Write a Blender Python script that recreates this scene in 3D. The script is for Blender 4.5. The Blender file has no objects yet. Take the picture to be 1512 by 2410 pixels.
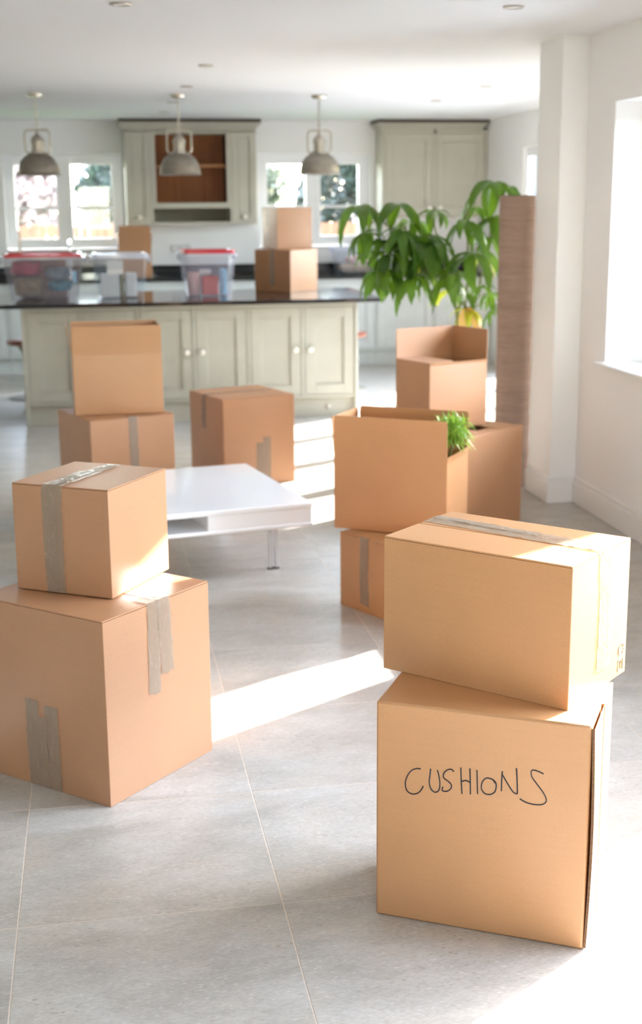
import bpy, math, random
from mathutils import Vector, Matrix
random.seed(7)
PI = math.pi
scene = bpy.context.scene
COL = scene.collection

# ------------------------------------------------------------------ camera, sky, sun, exposure
HC = 1.58
cd = bpy.data.cameras.new('camera')
cam = bpy.data.objects.new('camera', cd)
COL.objects.link(cam)
cam.matrix_world = Matrix(((0.98548623, 0.04547468, -0.16355102, 0.0),
                           (-0.16960052, 0.22261372, -0.96004104, 0.0),
                           (-0.00724886, 0.97384556, 0.22709529, HC),
                           (0, 0, 0, 1)))
cd.sensor_fit = 'HORIZONTAL'
cd.sensor_width = 36.0
cd.lens = 3098.92 / 1512 * 36.0
cd.clip_start = 0.05
cd.clip_end = 200
cd.dof.use_dof = True
cd.dof.focus_distance = 2.95
cd.dof.aperture_fstop = 5.8
scene.camera = cam

SUN_EL = math.radians(23.5)
SUN_AZ = math.radians(33.0)          # direction towards the sun in plan, from +X
world = bpy.data.worlds.new('world')
scene.world = world
world.use_nodes = True
wn = world.node_tree.nodes
wl = world.node_tree.links
bg = wn['Background']
sky = wn.new('ShaderNodeTexSky')
sky.sky_type = 'NISHITA'
sky.sun_disc = False
sky.sun_elevation = SUN_EL
sky.sun_rotation = PI / 2 - SUN_AZ
sky.air_density = 1.0
sky.dust_density = 0.6
sky.ozone_density = 1.0
mixw = wn.new('ShaderNodeMixRGB')           # thin bright cloud cover over the clear sky
mixw.inputs[0].default_value = 0.3
mixw.inputs[2].default_value = (5.6, 5.25, 4.8, 1)
wl.new(sky.outputs[0], mixw.inputs[1])
wl.new(mixw.outputs[0], bg.inputs[0])
bg.inputs[1].default_value = 1.9

sd = bpy.data.lights.new('sun', 'SUN')
sd.energy = 12.0
sd.angle = math.radians(0.6)
sd.color = (1.0, 0.99, 0.985)
sun = bpy.data.objects.new('sun', sd)
COL.objects.link(sun)
to_sun = Vector((math.cos(SUN_AZ) * math.cos(SUN_EL), math.sin(SUN_AZ) * math.cos(SUN_EL), math.sin(SUN_EL)))
sun.rotation_euler = to_sun.to_track_quat('Z', 'Y').to_euler()
sun.location = to_sun * 20

def portal(name, loc, rot, sx, sy):          # sampling aid in a window opening, gives no light of its own
    l = bpy.data.lights.new(name, 'AREA')
    l.shape = 'RECTANGLE'; l.size = sx; l.size_y = sy
    l.cycles.is_portal = True
    o = bpy.data.objects.new(name, l)
    o.location = loc; o.rotation_euler = rot
    COL.objects.link(o)

scene.view_settings.view_transform = 'Standard'
scene.view_settings.look = 'None'
scene.view_settings.gamma = 1.0
scene.view_settings.use_curve_mapping = False
scene.view_settings.exposure = 2.17
scene.cycles.max_bounces = 14
scene.cycles.diffuse_bounces = 8
scene.cycles.glossy_bounces = 5
scene.cycles.transmission_bounces = 8
scene.cycles.transparent_max_bounces = 16
scene.cycles.caustics_reflective = False
scene.cycles.caustics_refractive = False
scene.cycles.sample_clamp_indirect = 8.0
scene.cycles.use_denoising = True

# ------------------------------------------------------------------ materials
def nt(name):
    m = bpy.data.materials.new(name)
    m.use_nodes = True
    n = m.node_tree.nodes; l = m.node_tree.links
    return m, n, l, n['Principled BSDF']

def plain(name, col, rough=0.5, metal=0.0, coat=0.0, spec=0.5, noise=0.0, nscale=20.0, bump=0.0, trans=0.0):
    m, n, l, b = nt(name)
    b.inputs['Base Color'].default_value = (*col, 1)
    b.inputs['Roughness'].default_value = rough
    b.inputs['Metallic'].default_value = metal
    b.inputs['Coat Weight'].default_value = coat
    b.inputs['Coat Roughness'].default_value = 0.05
    b.inputs['Specular IOR Level'].default_value = spec
    if noise or bump:
        tc = n.new('ShaderNodeTexCoord'); nz = n.new('ShaderNodeTexNoise')
        nz.inputs['Scale'].default_value = nscale; nz.inputs['Detail'].default_value = 4
        l.new(tc.outputs['Object'], nz.inputs['Vector'])
        if noise:
            r = n.new('ShaderNodeValToRGB')
            r.color_ramp.elements[0].position = 0.3; r.color_ramp.elements[1].position = 0.7
            r.color_ramp.elements[0].color = (*[c * (1 - noise) for c in col], 1)
            r.color_ramp.elements[1].color = (*[min(1, c * (1 + noise)) for c in col], 1)
            l.new(nz.outputs['Fac'], r.inputs['Fac']); l.new(r.outputs['Color'], b.inputs['Base Color'])
        if bump:
            bp = n.new('ShaderNodeBump'); bp.inputs['Strength'].default_value = bump; bp.inputs['Distance'].default_value = 0.004
            l.new(nz.outputs['Fac'], bp.inputs['Height']); l.new(bp.outputs['Normal'], b.inputs['Normal'])
    return m

def cardboard(name, col, spec=0.7):
    m, n, l, b = nt(name)
    b.inputs['Roughness'].default_value = 0.42
    b.inputs['Specular IOR Level'].default_value = spec
    tc = n.new('ShaderNodeTexCoord')
    fine = n.new('ShaderNodeTexNoise'); fine.inputs['Scale'].default_value = 380; fine.inputs['Detail'].default_value = 3
    big = n.new('ShaderNodeTexNoise'); big.inputs['Scale'].default_value = 3.5; big.inputs['Detail'].default_value = 2
    mp = n.new('ShaderNodeMapping'); mp.inputs['Scale'].default_value = (1.2, 1.2, 120)
    flute = n.new('ShaderNodeTexNoise'); flute.inputs['Scale'].default_value = 1.0; flute.inputs['Detail'].default_value = 1
    l.new(tc.outputs['Object'], fine.inputs['Vector']); l.new(tc.outputs['Object'], big.inputs['Vector'])
    l.new(tc.outputs['Object'], mp.inputs['Vector']); l.new(mp.outputs['Vector'], flute.inputs['Vector'])
    a1 = n.new('ShaderNodeMath'); a1.operation = 'MULTIPLY_ADD'; a1.inputs[1].default_value = 0.5; 
    l.new(fine.outputs['Fac'], a1.inputs[0])
    a2 = n.new('ShaderNodeMath'); a2.operation = 'MULTIPLY_ADD'; a2.inputs[1].default_value = 0.40
    l.new(big.outputs['Fac'], a2.inputs[0])
    a3 = n.new('ShaderNodeMath'); a3.operation = 'MULTIPLY'; a3.inputs[1].default_value = 0.10
    l.new(flute.outputs['Fac'], a3.inputs[0]); l.new(a3.outputs[0], a2.inputs[2]); l.new(a2.outputs[0], a1.inputs[2])
    r = n.new('ShaderNodeValToRGB')
    r.color_ramp.elements[0].position = 0.28; r.color_ramp.elements[1].position = 0.72
    r.color_ramp.elements[0].color = (*[c * 0.86 for c in col], 1)
    r.color_ramp.elements[1].color = (*[c * 1.12 for c in col], 1)
    l.new(a1.outputs[0], r.inputs['Fac']); l.new(r.outputs['Color'], b.inputs['Base Color'])
    bp = n.new('ShaderNodeBump'); bp.inputs['Strength'].default_value = 0.05; bp.inputs['Distance'].default_value = 0.002
    l.new(flute.outputs['Fac'], bp.inputs['Height']); l.new(bp.outputs['Normal'], b.inputs['Normal'])
    return m

CARD = cardboard('cardboard', (0.50, 0.252, 0.108))
CARD_RED = cardboard('cardboard_reddish', (0.46, 0.226, 0.104), 0.8)
CARD_STACK = cardboard('cardboard_left_stack', (0.43, 0.215, 0.105), 0.85)
CARD_DARK = cardboard('cardboard_dark', (0.36, 0.165, 0.065))
CARD_EDGE = plain('cut_cardboard_edge', (0.17, 0.085, 0.04), 0.8, noise=0.35, nscale=300)

def tape_mat(name, col, alpha):
    m, n, l, b = nt(name)
    b.inputs['Base Color'].default_value = (*col, 1)
    b.inputs['Roughness'].default_value = 0.18
    b.inputs['Alpha'].default_value = alpha
    tc = n.new('ShaderNodeTexCoord')
    mp = n.new('ShaderNodeMapping'); mp.inputs['Scale'].default_value = (1, 1, 1); mp.inputs['Rotation'].default_value = (0.3, 0.4, 0.8)
    nz = n.new('ShaderNodeTexNoise'); nz.inputs['Scale'].default_value = 55; nz.inputs['Detail'].default_value = 3
    nz.inputs['Distortion'].default_value = 1.2
    l.new(tc.outputs['Object'], mp.inputs['Vector']); l.new(mp.outputs['Vector'], nz.inputs['Vector'])
    bp = n.new('ShaderNodeBump'); bp.inputs['Strength'].default_value = 0.55; bp.inputs['Distance'].default_value = 0.006
    l.new(nz.outputs['Fac'], bp.inputs['Height']); l.new(bp.outputs['Normal'], b.inputs['Normal'])
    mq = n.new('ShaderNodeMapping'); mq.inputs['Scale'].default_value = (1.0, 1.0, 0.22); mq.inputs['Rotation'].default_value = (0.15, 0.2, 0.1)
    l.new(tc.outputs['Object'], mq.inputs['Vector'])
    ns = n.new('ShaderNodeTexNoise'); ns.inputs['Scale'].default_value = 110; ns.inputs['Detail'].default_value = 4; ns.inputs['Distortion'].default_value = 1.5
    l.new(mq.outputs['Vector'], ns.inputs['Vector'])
    r = n.new('ShaderNodeValToRGB')                # pale streaks as of trapped air, painting in glossy highlights of the wrinkles
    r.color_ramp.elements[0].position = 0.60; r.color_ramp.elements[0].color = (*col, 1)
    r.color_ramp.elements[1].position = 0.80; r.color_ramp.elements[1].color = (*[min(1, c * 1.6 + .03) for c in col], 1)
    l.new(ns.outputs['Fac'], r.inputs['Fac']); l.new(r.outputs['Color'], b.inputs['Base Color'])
    return m
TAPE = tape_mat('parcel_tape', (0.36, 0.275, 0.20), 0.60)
INK = plain('marker_ink', (0.016, 0.014, 0.02), 0.45)
PRINT = plain('grey_print', (0.30, 0.24, 0.19), 0.7)
WPRINT = plain('white_print', (0.75, 0.70, 0.65), 0.6)

WALLM = plain('wall_paint', (0.86, 0.855, 0.85), 0.85, spec=0.2, bump=0.03, nscale=90)
WALLW = plain('warm_wall_paint', (0.84, 0.83, 0.81), 0.85, spec=0.2, bump=0.03, nscale=90)
CEILM = plain('ceiling_paint', (0.70, 0.70, 0.70), 0.9, spec=0.15, bump=0.02, nscale=60)
TRIMW = plain('white_trim_gloss', (0.82, 0.81, 0.80), 0.3)
UPVC = plain('white_window_frame', (0.88, 0.89, 0.91), 0.25)
SAGE = plain('sage_cabinet_paint', (0.455, 0.435, 0.36), 0.45, noise=0.03, nscale=8)
SAGE_L = plain('pale_cabinet_paint', (0.60, 0.615, 0.59), 0.45, noise=0.03, nscale=8)
SAGE_IN = plain('dark_sage_niche', (0.22, 0.205, 0.16), 0.6)
GRANITE = plain('black_granite', (0.012, 0.012, 0.014), 0.07, spec=0.6, noise=0.6, nscale=250)
NICKEL = plain('satin_nickel', (0.50, 0.455, 0.39), 0.3, metal=1.0)
SHADE = plain('aged_nickel_shade', (0.30, 0.265, 0.22), 0.34, metal=0.85, noise=0.10, nscale=25)
CHROME = plain('chrome', (0.75, 0.75, 0.78), 0.08, metal=1.0)
GLOSSW = plain('white_lacquer', (0.90, 0.90, 0.90), 0.14, coat=0.3)
GROUT = plain('beige_grout', (0.68, 0.58, 0.48), 0.85, noise=0.08, nscale=40)
TERRA = plain('grey_planter', (0.25, 0.24, 0.23), 0.6, noise=0.1)
SOIL = plain('potting_soil', (0.05, 0.035, 0.025), 0.95, noise=0.4, nscale=120, bump=0.5)
BARK = plain('bark', (0.22, 0.15, 0.09), 0.85, noise=0.3, nscale=40, bump=0.4)
STEM = plain('green_stem', (0.20, 0.22, 0.08), 0.6)
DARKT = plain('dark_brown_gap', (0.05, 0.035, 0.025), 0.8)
LAMPW = plain('lamp_lens', (0.75, 0.74, 0.72), 0.3)

def wood(name, c1, c2, axis=2, scale=9.0, rough=0.5):
    m, n, l, b = nt(name)
    b.inputs['Roughness'].default_value = rough
    tc = n.new('ShaderNodeTexCoord'); mp = n.new('ShaderNodeMapping')
    s = [scale * 6] * 3; s[axis] = scale * 0.35
    mp.inputs['Scale'].default_value = s
    nz = n.new('ShaderNodeTexNoise'); nz.inputs['Scale'].default_value = 1; nz.inputs['Detail'].default_value = 5
    oi = n.new('ShaderNodeObjectInfo'); ad = n.new('ShaderNodeVectorMath'); ad.operation = 'ADD'
    l.new(tc.outputs['Object'], ad.inputs[0]); l.new(oi.outputs['Random'], ad.inputs[1])
    l.new(ad.outputs[0], mp.inputs['Vector']); l.new(mp.outputs['Vector'], nz.inputs['Vector'])
    r = n.new('ShaderNodeValToRGB')
    r.color_ramp.elements[0].position = 0.3; r.color_ramp.elements[1].position = 0.75
    r.color_ramp.elements[0].color = (*c1, 1); r.color_ramp.elements[1].color = (*c2, 1)
    mx = n.new('ShaderNodeMath'); mx.operation = 'MULTIPLY_ADD'; mx.inputs[1].default_value = 0.25
    l.new(oi.outputs['Random'], mx.inputs[0]); l.new(nz.outputs['Fac'], mx.inputs[2])
    l.new(mx.outputs[0], r.inputs['Fac']); l.new(r.outputs['Color'], b.inputs['Base Color'])
    return m
OAK = wood('oak_lining', (0.30, 0.098, 0.028), (0.40, 0.145, 0.045))
OAK_H = wood('oak_shelf', (0.32, 0.135, 0.05), (0.42, 0.19, 0.075), axis=0)
FENCE = wood('fence_wood', (0.070, 0.024, 0.008), (0.105, 0.043, 0.018), scale=3.0, rough=0.8)
SEATW = wood('stool_wood', (0.16, 0.05, 0.03), (0.26, 0.09, 0.05), axis=0, rough=0.3)

def stone_mat():
    m, n, l, b = nt('stone_tile')
    b.inputs['Roughness'].default_value = 0.33
    b.inputs['Specular IOR Level'].default_value = 0.45
    tc = n.new('ShaderNodeTexCoord'); oi = n.new('ShaderNodeObjectInfo')
    sc_ = n.new('ShaderNodeVectorMath'); sc_.operation = 'SCALE'; sc_.inputs['Scale'].default_value = 37.0
    cmb = n.new('ShaderNodeCombineXYZ')
    l.new(oi.outputs['Random'], cmb.inputs[0]); l.new(oi.outputs['Random'], cmb.inputs[1])
    l.new(cmb.outputs[0], sc_.inputs[0])
    ad = n.new('ShaderNodeVectorMath'); ad.operation = 'ADD'
    l.new(tc.outputs['Object'], ad.inputs[0]); l.new(sc_.outputs[0], ad.inputs[1])
    P = ad.outputs[0]
    def mapped(rot, scl):
        mp = n.new('ShaderNodeMapping'); mp.inputs['Rotation'].default_value = (0, 0, rot); mp.inputs['Scale'].default_value = scl
        l.new(P, mp.inputs['Vector']); return mp.outputs['Vector']
    def noise(vec, scale, det, dist=0.0, rough=0.55):
        z = n.new('ShaderNodeTexNoise'); z.inputs['Scale'].default_value = scale; z.inputs['Detail'].default_value = det
        z.inputs['Distortion'].default_value = dist; z.inputs['Roughness'].default_value = rough
        l.new(vec, z.inputs['Vector']); return z.outputs['Fac']
    def ramp(fac, p0, c0, p1, c1):
        r = n.new('ShaderNodeValToRGB')
        r.color_ramp.elements[0].position = p0; r.color_ramp.elements[0].color = (*c0, 1)
        r.color_ramp.elements[1].position = p1; r.color_ramp.elements[1].color = (*c1, 1)
        l.new(fac, r.inputs['Fac']); return r.outputs['Color']
    def mix(fac, a, c, mode='MIX'):
        x = n.new('ShaderNodeMixRGB'); x.blend_type = mode
        if isinstance(fac, float): x.inputs[0].default_value = fac
        else: l.new(fac, x.inputs[0])
        for i, v in ((1, a), (2, c)):
            if isinstance(v, tuple): x.inputs[i].default_value = (*v, 1)
            else: l.new(v, x.inputs[i])
        return x.outputs[0]
    veins = mapped(math.radians(-38), (1.0, 2.2, 1.0))
    base = ramp(noise(veins, 2.6, 6, 0.6), 0.36, (0.40, 0.375, 0.335), 0.70, (0.55, 0.53, 0.495))
    warm = ramp(noise(P, 5.0, 3), 0.45, (0, 0, 0), 0.75, (1, 1, 1))
    c = mix(warm, base, (0.50, 0.455, 0.40))
    # patches in which the flecks crowd
    patch = ramp(noise(veins, 3.5, 3, 0.4), 0.46, (0, 0, 0), 0.66, (1, 1, 1))
    vor = n.new('ShaderNodeTexVoronoi'); vor.inputs['Scale'].default_value = 62; vor.inputs['Randomness'].default_value = 1
    dm = mapped(math.radians(-38), (1.0, 1.9, 1.0)); l.new(dm, vor.inputs['Vector'])
    fl = ramp(vor.outputs['Distance'], 0.22, (1, 1, 1), 0.42, (0, 0, 0))
    pick = n.new('ShaderNodeSeparateColor'); l.new(vor.outputs['Color'], pick.inputs[0])
    g = ramp(pick.outputs[0], 0.60, (0, 0, 0), 0.64, (1, 1, 1))
    mul = mix(1.0, fl, g, 'MULTIPLY'); mul = mix(1.0, mul, patch, 'MULTIPLY')
    mulf = n.new('ShaderNodeMath'); mulf.operation = 'MULTIPLY'; mulf.inputs[1].default_value = 0.75; l.new(mul, mulf.inputs[0])
    c = mix(mulf.outputs[0], c, (0.31, 0.245, 0.19))
    g2 = ramp(pick.outputs[1], 0.74, (0, 0, 0), 0.78, (1, 1, 1))
    mul2 = mix(1.0, fl, g2, 'MULTIPLY')
    mulg = n.new('ShaderNodeMath'); mulg.operation = 'MULTIPLY'; mulg.inputs[1].default_value = 0.28; l.new(mul2, mulg.inputs[0])
    c = mix(mulg.outputs[0], c, (0.72, 0.71, 0.69))
    streak = ramp(noise(veins, 15.0, 5, 0.8, 0.65), 0.35, (0.86, 0.85, 0.84), 0.65, (1.06, 1.06, 1.06))
    c = mix(0.6, c, streak, 'MULTIPLY')
    grain = ramp(noise(veins, 70.0, 3, 0.3, 0.75), 0.34, (0.82, 0.81, 0.80), 0.60, (1.05, 1.05, 1.05))
    c = mix(0.8, c, grain, 'MULTIPLY')
    l.new(c, b.inputs['Base Color'])
    bp = n.new('ShaderNodeBump'); bp.inputs['Strength'].default_value = 0.08; bp.inputs['Distance'].default_value = 0.003
    l.new(noise(P, 9.0, 3), bp.inputs['Height']); l.new(bp.outputs['Normal'], b.inputs['Normal'])
    return m
STONE = stone_mat()

def rug_mat():
    m, n, l, b = nt('woven_rug')
    b.inputs['Roughness'].default_value = 0.9
    b.inputs['Specular IOR Level'].default_value = 0.1
    tc = n.new('ShaderNodeTexCoord')
    mp = n.new('ShaderNodeMapping'); mp.inputs['Scale'].default_value = (9, 9, 170)
    l.new(tc.outputs['Object'], mp.inputs['Vector'])
    nz = n.new('ShaderNodeTexNoise'); nz.inputs['Scale'].default_value = 1; nz.inputs['Detail'].default_value = 4
    l.new(mp.outputs['Vector'], nz.inputs['Vector'])
    mp2 = n.new('ShaderNodeMapping'); mp2.inputs['Scale'].default_value = (0.3, 0.3, 14)
    l.new(tc.outputs['Object'], mp2.inputs['Vector'])
    nz2 = n.new('ShaderNodeTexNoise'); nz2.inputs['Scale'].default_value = 1; nz2.inputs['Detail'].default_value = 3
    l.new(mp2.outputs['Vector'], nz2.inputs['Vector'])
    ad = n.new('ShaderNodeMath'); ad.operation = 'ADD'
    l.new(nz.outputs['Fac'], ad.inputs[0]); l.new(nz2.outputs['Fac'], ad.inputs[1])
    hv = n.new('ShaderNodeMath'); hv.operation = 'MULTIPLY'; hv.inputs[1].default_value = 0.5; l.new(ad.outputs[0], hv.inputs[0])
    r = n.new('ShaderNodeValToRGB')
    r.color_ramp.elements[0].position = 0.34; r.color_ramp.elements[0].color = (0.255, 0.175, 0.135, 1)
    r.color_ramp.elements[1].position = 0.66; r.color_ramp.elements[1].color = (0.40, 0.285, 0.23, 1)
    l.new(hv.outputs[0], r.inputs['Fac']); l.new(r.outputs['Color'], b.inputs['Base Color'])
    wv = n.new('ShaderNodeTexNoise'); wv.inputs['Scale'].default_value = 160
    l.new(tc.outputs['Object'], wv.inputs['Vector'])
    bp = n.new('ShaderNodeBump'); bp.inputs['Strength'].default_value = 0.5; bp.inputs['Distance'].default_value = 0.006
    l.new(wv.outputs['Fac'], bp.inputs['Height']); l.new(bp.outputs['Normal'], b.inputs['Normal'])
    return m
RUG = rug_mat()

def leaf_mat(name, c, ct, mixf=0.45, gloss=0.10):
    m = bpy.data.materials.new(name); m.use_nodes = True
    n = m.node_tree.nodes; l = m.node_tree.links
    b = n['Principled BSDF']; b.inputs['Roughness'].default_value = 0.4
    oi = n.new('ShaderNodeObjectInfo'); r = n.new('ShaderNodeValToRGB')
    r.color_ramp.elements[0].color = (*[x * 0.7 for x in c], 1); r.color_ramp.elements[1].color = (*[x * 1.45 for x in c], 1)
    l.new(oi.outputs['Random'], r.inputs['Fac']); l.new(r.outputs['Color'], b.inputs['Base Color'])
    t = n.new('ShaderNodeBsdfTranslucent'); t.inputs['Color'].default_value = (*ct, 1)
    mx = n.new('ShaderNodeMixShader'); mx.inputs[0].default_value = mixf
    l.new(b.outputs[0], mx.inputs[1]); l.new(t.outputs[0], mx.inputs[2])
    l.new(mx.outputs[0], n['Material Output'].inputs['Surface'])
    return m
LEAF = leaf_mat('glossy_green_leaf', (0.042, 0.108, 0.016), (0.20, 0.38, 0.02), 0.27)
LEAFY = leaf_mat('yellow_green_leaf', (0.30, 0.34, 0.04), (0.60, 0.65, 0.06), 0.5)
LEAFO = leaf_mat('withered_yellow_leaf', (0.65, 0.40, 0.12), (0.8, 0.55, 0.2), 0.5)
GRASSM = leaf_mat('bright_grass_blade', (0.22, 0.38, 0.06), (0.42, 0.62, 0.08), 0.4)
TREEG = leaf_mat('garden_foliage', (0.05, 0.06, 0.038), (0.09, 0.11, 0.05), 0.3)
TREEB = leaf_mat('bluish_foliage', (0.028, 0.040, 0.034), (0.05, 0.07, 0.045), 0.3)
TREEP = leaf_mat('blossom', (0.24, 0.19, 0.19), (0.26, 0.2, 0.2), 0.35)
LAWN = plain('lawn', (0.10, 0.17, 0.05), 0.9, noise=0.3, nscale=6)
PATIO = plain('pale_patio_slabs', (0.42, 0.43, 0.45), 0.85, noise=0.08, nscale=3)

def clear_mat(name, col, fac, rough):
    m = bpy.data.materials.new(name); m.use_nodes = True
    n = m.node_tree.nodes; l = m.node_tree.links
    n.remove(n['Principled BSDF'])
    t = n.new('ShaderNodeBsdfTransparent'); t.inputs['Color'].default_value = (*col, 1)
    g = n.new('ShaderNodeBsdfGlossy'); g.inputs['Roughness'].default_value = rough
    fr = n.new('ShaderNodeFresnel'); fr.inputs['IOR'].default_value = 1.35
    ml = n.new('ShaderNodeMath'); ml.operation = 'MULTIPLY'; ml.inputs[1].default_value = fac; l.new(fr.outputs[0], ml.inputs[0])
    mx = n.new('ShaderNodeMixShader')
    l.new(ml.outputs[0], mx.inputs[0]); l.new(t.outputs[0], mx.inputs[1]); l.new(g.outputs[0], mx.inputs[2])
    l.new(mx.outputs[0], n['Material Output'].inputs['Surface'])
    return m
GLASS = clear_mat('window_glass', (0.97, 0.98, 0.98), 0.9, 0.0)
def tub_mat(name, col, milky):
    m = bpy.data.materials.new(name); m.use_nodes = True
    n = m.node_tree.nodes; l = m.node_tree.links
    b = n['Principled BSDF']; b.inputs['Base Color'].default_value = (*col, 1); b.inputs['Roughness'].default_value = 0.18
    t = n.new('ShaderNodeBsdfTransparent'); t.inputs['Color'].default_value = (0.95, 0.96, 0.98, 1)
    mx = n.new('ShaderNodeMixShader'); mx.inputs[0].default_value = milky
    l.new(t.outputs[0], mx.inputs[1]); l.new(b.outputs[0], mx.inputs[2])
    l.new(mx.outputs[0], n['Material Output'].inputs['Surface'])
    return m
TUB = tub_mat('milky_plastic', (0.58, 0.55, 0.65), 0.26)
TUB_C = tub_mat('clear_plastic', (0.50, 0.58, 0.68), 0.16)
TUB_RIM = tub_mat('tub_rim_plastic', (0.66, 0.66, 0.74), 0.6)
RED_LID = plain('red_plastic', (0.50, 0.012, 0.025), 0.3)
PINK = plain('pink_cloth', (0.45, 0.055, 0.10), 0.8, noise=0.3, nscale=14)
TAN = plain('tan_wicker', (0.26, 0.19, 0.10), 0.85, noise=0.35, nscale=40)
TEAL = plain('teal_towel', (0.05, 0.20, 0.26), 0.9, noise=0.25, nscale=30)
BLUEG = plain('blue_grey_towel', (0.22, 0.28, 0.34), 0.9, noise=0.2, nscale=30)
WHITEP = plain('white_packet', (0.72, 0.70, 0.70), 0.6, noise=0.05)
OLIVE = plain('olive_packet', (0.20, 0.18, 0.07), 0.6)
REDB = plain('red_canister', (0.55, 0.055, 0.04), 0.4)
PINKR = plain('pink_roll', (0.62, 0.40, 0.38), 0.7)
BLUEB = plain('pale_blue_packet', (0.25, 0.48, 0.68), 0.5)
PAPER = plain('paper_label', (0.74, 0.73, 0.71), 0.6)
BEIGE = plain('beige_cloth', (0.50, 0.38, 0.28), 0.9, noise=0.25, nscale=25)

# ------------------------------------------------------------------ geometry helpers
class Geo:
    def __init__(s): s.v = []; s.f = []
    def add(s, vs, fs):
        o = len(s.v); s.v += [tuple(p) for p in vs]; s.f += [tuple(i + o for i in f) for f in fs]; return s
    def box(s, lo, hi):
        x0, y0, z0 = lo; x1, y1, z1 = hi
        return s.add([(x0, y0, z0), (x1, y0, z0), (x1, y1, z0), (x0, y1, z0), (x0, y0, z1), (x1, y0, z1), (x1, y1, z1), (x0, y1, z1)],
                     [(0, 3, 2, 1), (4, 5, 6, 7), (0, 1, 5, 4), (1, 2, 6, 5), (2, 3, 7, 6), (3, 0, 4, 7)])
    def cbox(s, lo, hi, c):
        """box with chamfered edges"""
        lo = list(lo); hi = list(hi)
        c = min(c, *[(hi[i] - lo[i]) * 0.45 for i in range(3)])
        idx = {}; vs = []
        for sx in (0, 1):
            for sy in (0, 1):
                for sz in (0, 1):
                    sg = (sx, sy, sz)
                    p = [hi[i] if sg[i] else lo[i] for i in range(3)]
                    q = [p[i] + (-c if sg[i] else c) for i in range(3)]
                    for ax in range(3):
                        w = list(q); w[ax] = p[ax]
                        idx[(sg, ax)] = len(vs); vs.append(w)
        fs = []
        for ax in range(3):
            a, b = [(1, 2), (2, 0), (0, 1)][ax]
            for sv in (0, 1):
                def k(sa, sb):
                    g = [0, 0, 0]; g[ax] = sv; g[a] = sa; g[b] = sb; return idx[(tuple(g), ax)]
                f = [k(0, 0), k(1, 0), k(1, 1), k(0, 1)]
                fs.append(f if sv else f[::-1])
        for ax in range(3):                       # edges along ax
            a, b = [(1, 2), (2, 0), (0, 1)][ax]
            for sa in (0, 1):
                for sb in (0, 1):
                    def k(sx_, which):
                        g = [0, 0, 0]; g[ax] = sx_; g[a] = sa; g[b] = sb; return idx[(tuple(g), which)]
                    f = [k(0, a), k(1, a), k(1, b), k(0, b)]
                    fs.append(f if (sa == sb) else f[::-1])
        for sx in (0, 1):
            for sy in (0, 1):
                for sz in (0, 1):
                    f = [idx[((sx, sy, sz), 0)], idx[((sx, sy, sz), 1)], idx[((sx, sy, sz), 2)]]
                    fs.append(f if (sx + sy + sz) % 2 == 1 else f[::-1])
        return s.add(vs, fs)
    def lathe(s, prof, n=24, c=(0, 0, 0), cap=True):
        vs = []; fs = []
        for (r, z) in prof:
            for k in range(n):
                a = 2 * PI * k / n; vs.append((c[0] + r * math.cos(a), c[1] + r * math.sin(a), c[2] + z))
        for i in range(len(prof) - 1):
            for k in range(n):
                k2 = (k + 1) % n
                fs.append((i * n + k, i * n + k2, (i + 1) * n + k2, (i + 1) * n + k))
        if cap:
            fs.append(tuple(range(n))[::-1]); fs.append(tuple((len(prof) - 1) * n + k for k in range(n)))
        return s.add(vs, fs)
    def tube(s, pts, r, n=8, closed=False):
        pts = [Vector(p) for p in pts]; N = len(pts)
        rr = r if isinstance(r, (list, tuple)) else [r] * N
        vs = []; up = None
        for i, p in enumerate(pts):
            if closed: t = pts[(i + 1) % N] - pts[i - 1]
            else: t = pts[min(i + 1, N - 1)] - pts[max(i - 1, 0)]
            t.normalize()
            if up is None:
                up = Vector((0, 0, 1)) if abs(t.z) < 0.9 else Vector((1, 0, 0))
            a = t.cross(up)
            if a.length < 1e-6: a = t.cross(Vector((0.3, 1, 0.2)))
            a.normalize(); b = a.cross(t).normalized(); up = b
            for k in range(n):
                an = 2 * PI * k / n; vs.append(p + (a * math.cos(an) + b * math.sin(an)) * rr[i])
        fs = []
        for i in range(N if closed else N - 1):
            j = (i + 1) % N
            for k in range(n):
                k2 = (k + 1) % n
                fs.append((i * n + k, i * n + k2, j * n + k2, j * n + k))
        if not closed:
            fs.append(tuple(range(n))[::-1]); fs.append(tuple((N - 1) * n + k for k in range(n)))
        return s.add(vs, fs)
    def grid(s, fn, nu, nv):
        vs = [fn(i / nu, j / nv) for j in range(nv + 1) for i in range(nu + 1)]
        fs = [(j * (nu + 1) + i, j * (nu + 1) + i + 1, (j + 1) * (nu + 1) + i + 1, (j + 1) * (nu + 1) + i) for j in range(nv) for i in range(nu)]
        return s.add(vs, fs)
    def moved(s, M):
        s.v = [tuple(M @ Vector(p)) for p in s.v]; return s
    def mesh(s, name, mat, smooth=None, weld=False):
        me = bpy.data.meshes.new(name)
        me.from_pydata(s.v, [], s.f)
        if weld:
            import bmesh
            bm = bmesh.new(); bm.from_mesh(me); bmesh.ops.remove_doubles(bm, verts=bm.verts, dist=1e-5)
            bmesh.ops.recalc_face_normals(bm, faces=bm.faces); bm.to_mesh(me); bm.free()
        me.materials.append(mat)
        if smooth is not None:
            me.shade_smooth()
            me.set_sharp_from_angle(angle=math.radians(smooth))
        me.update()
        return me

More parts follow.
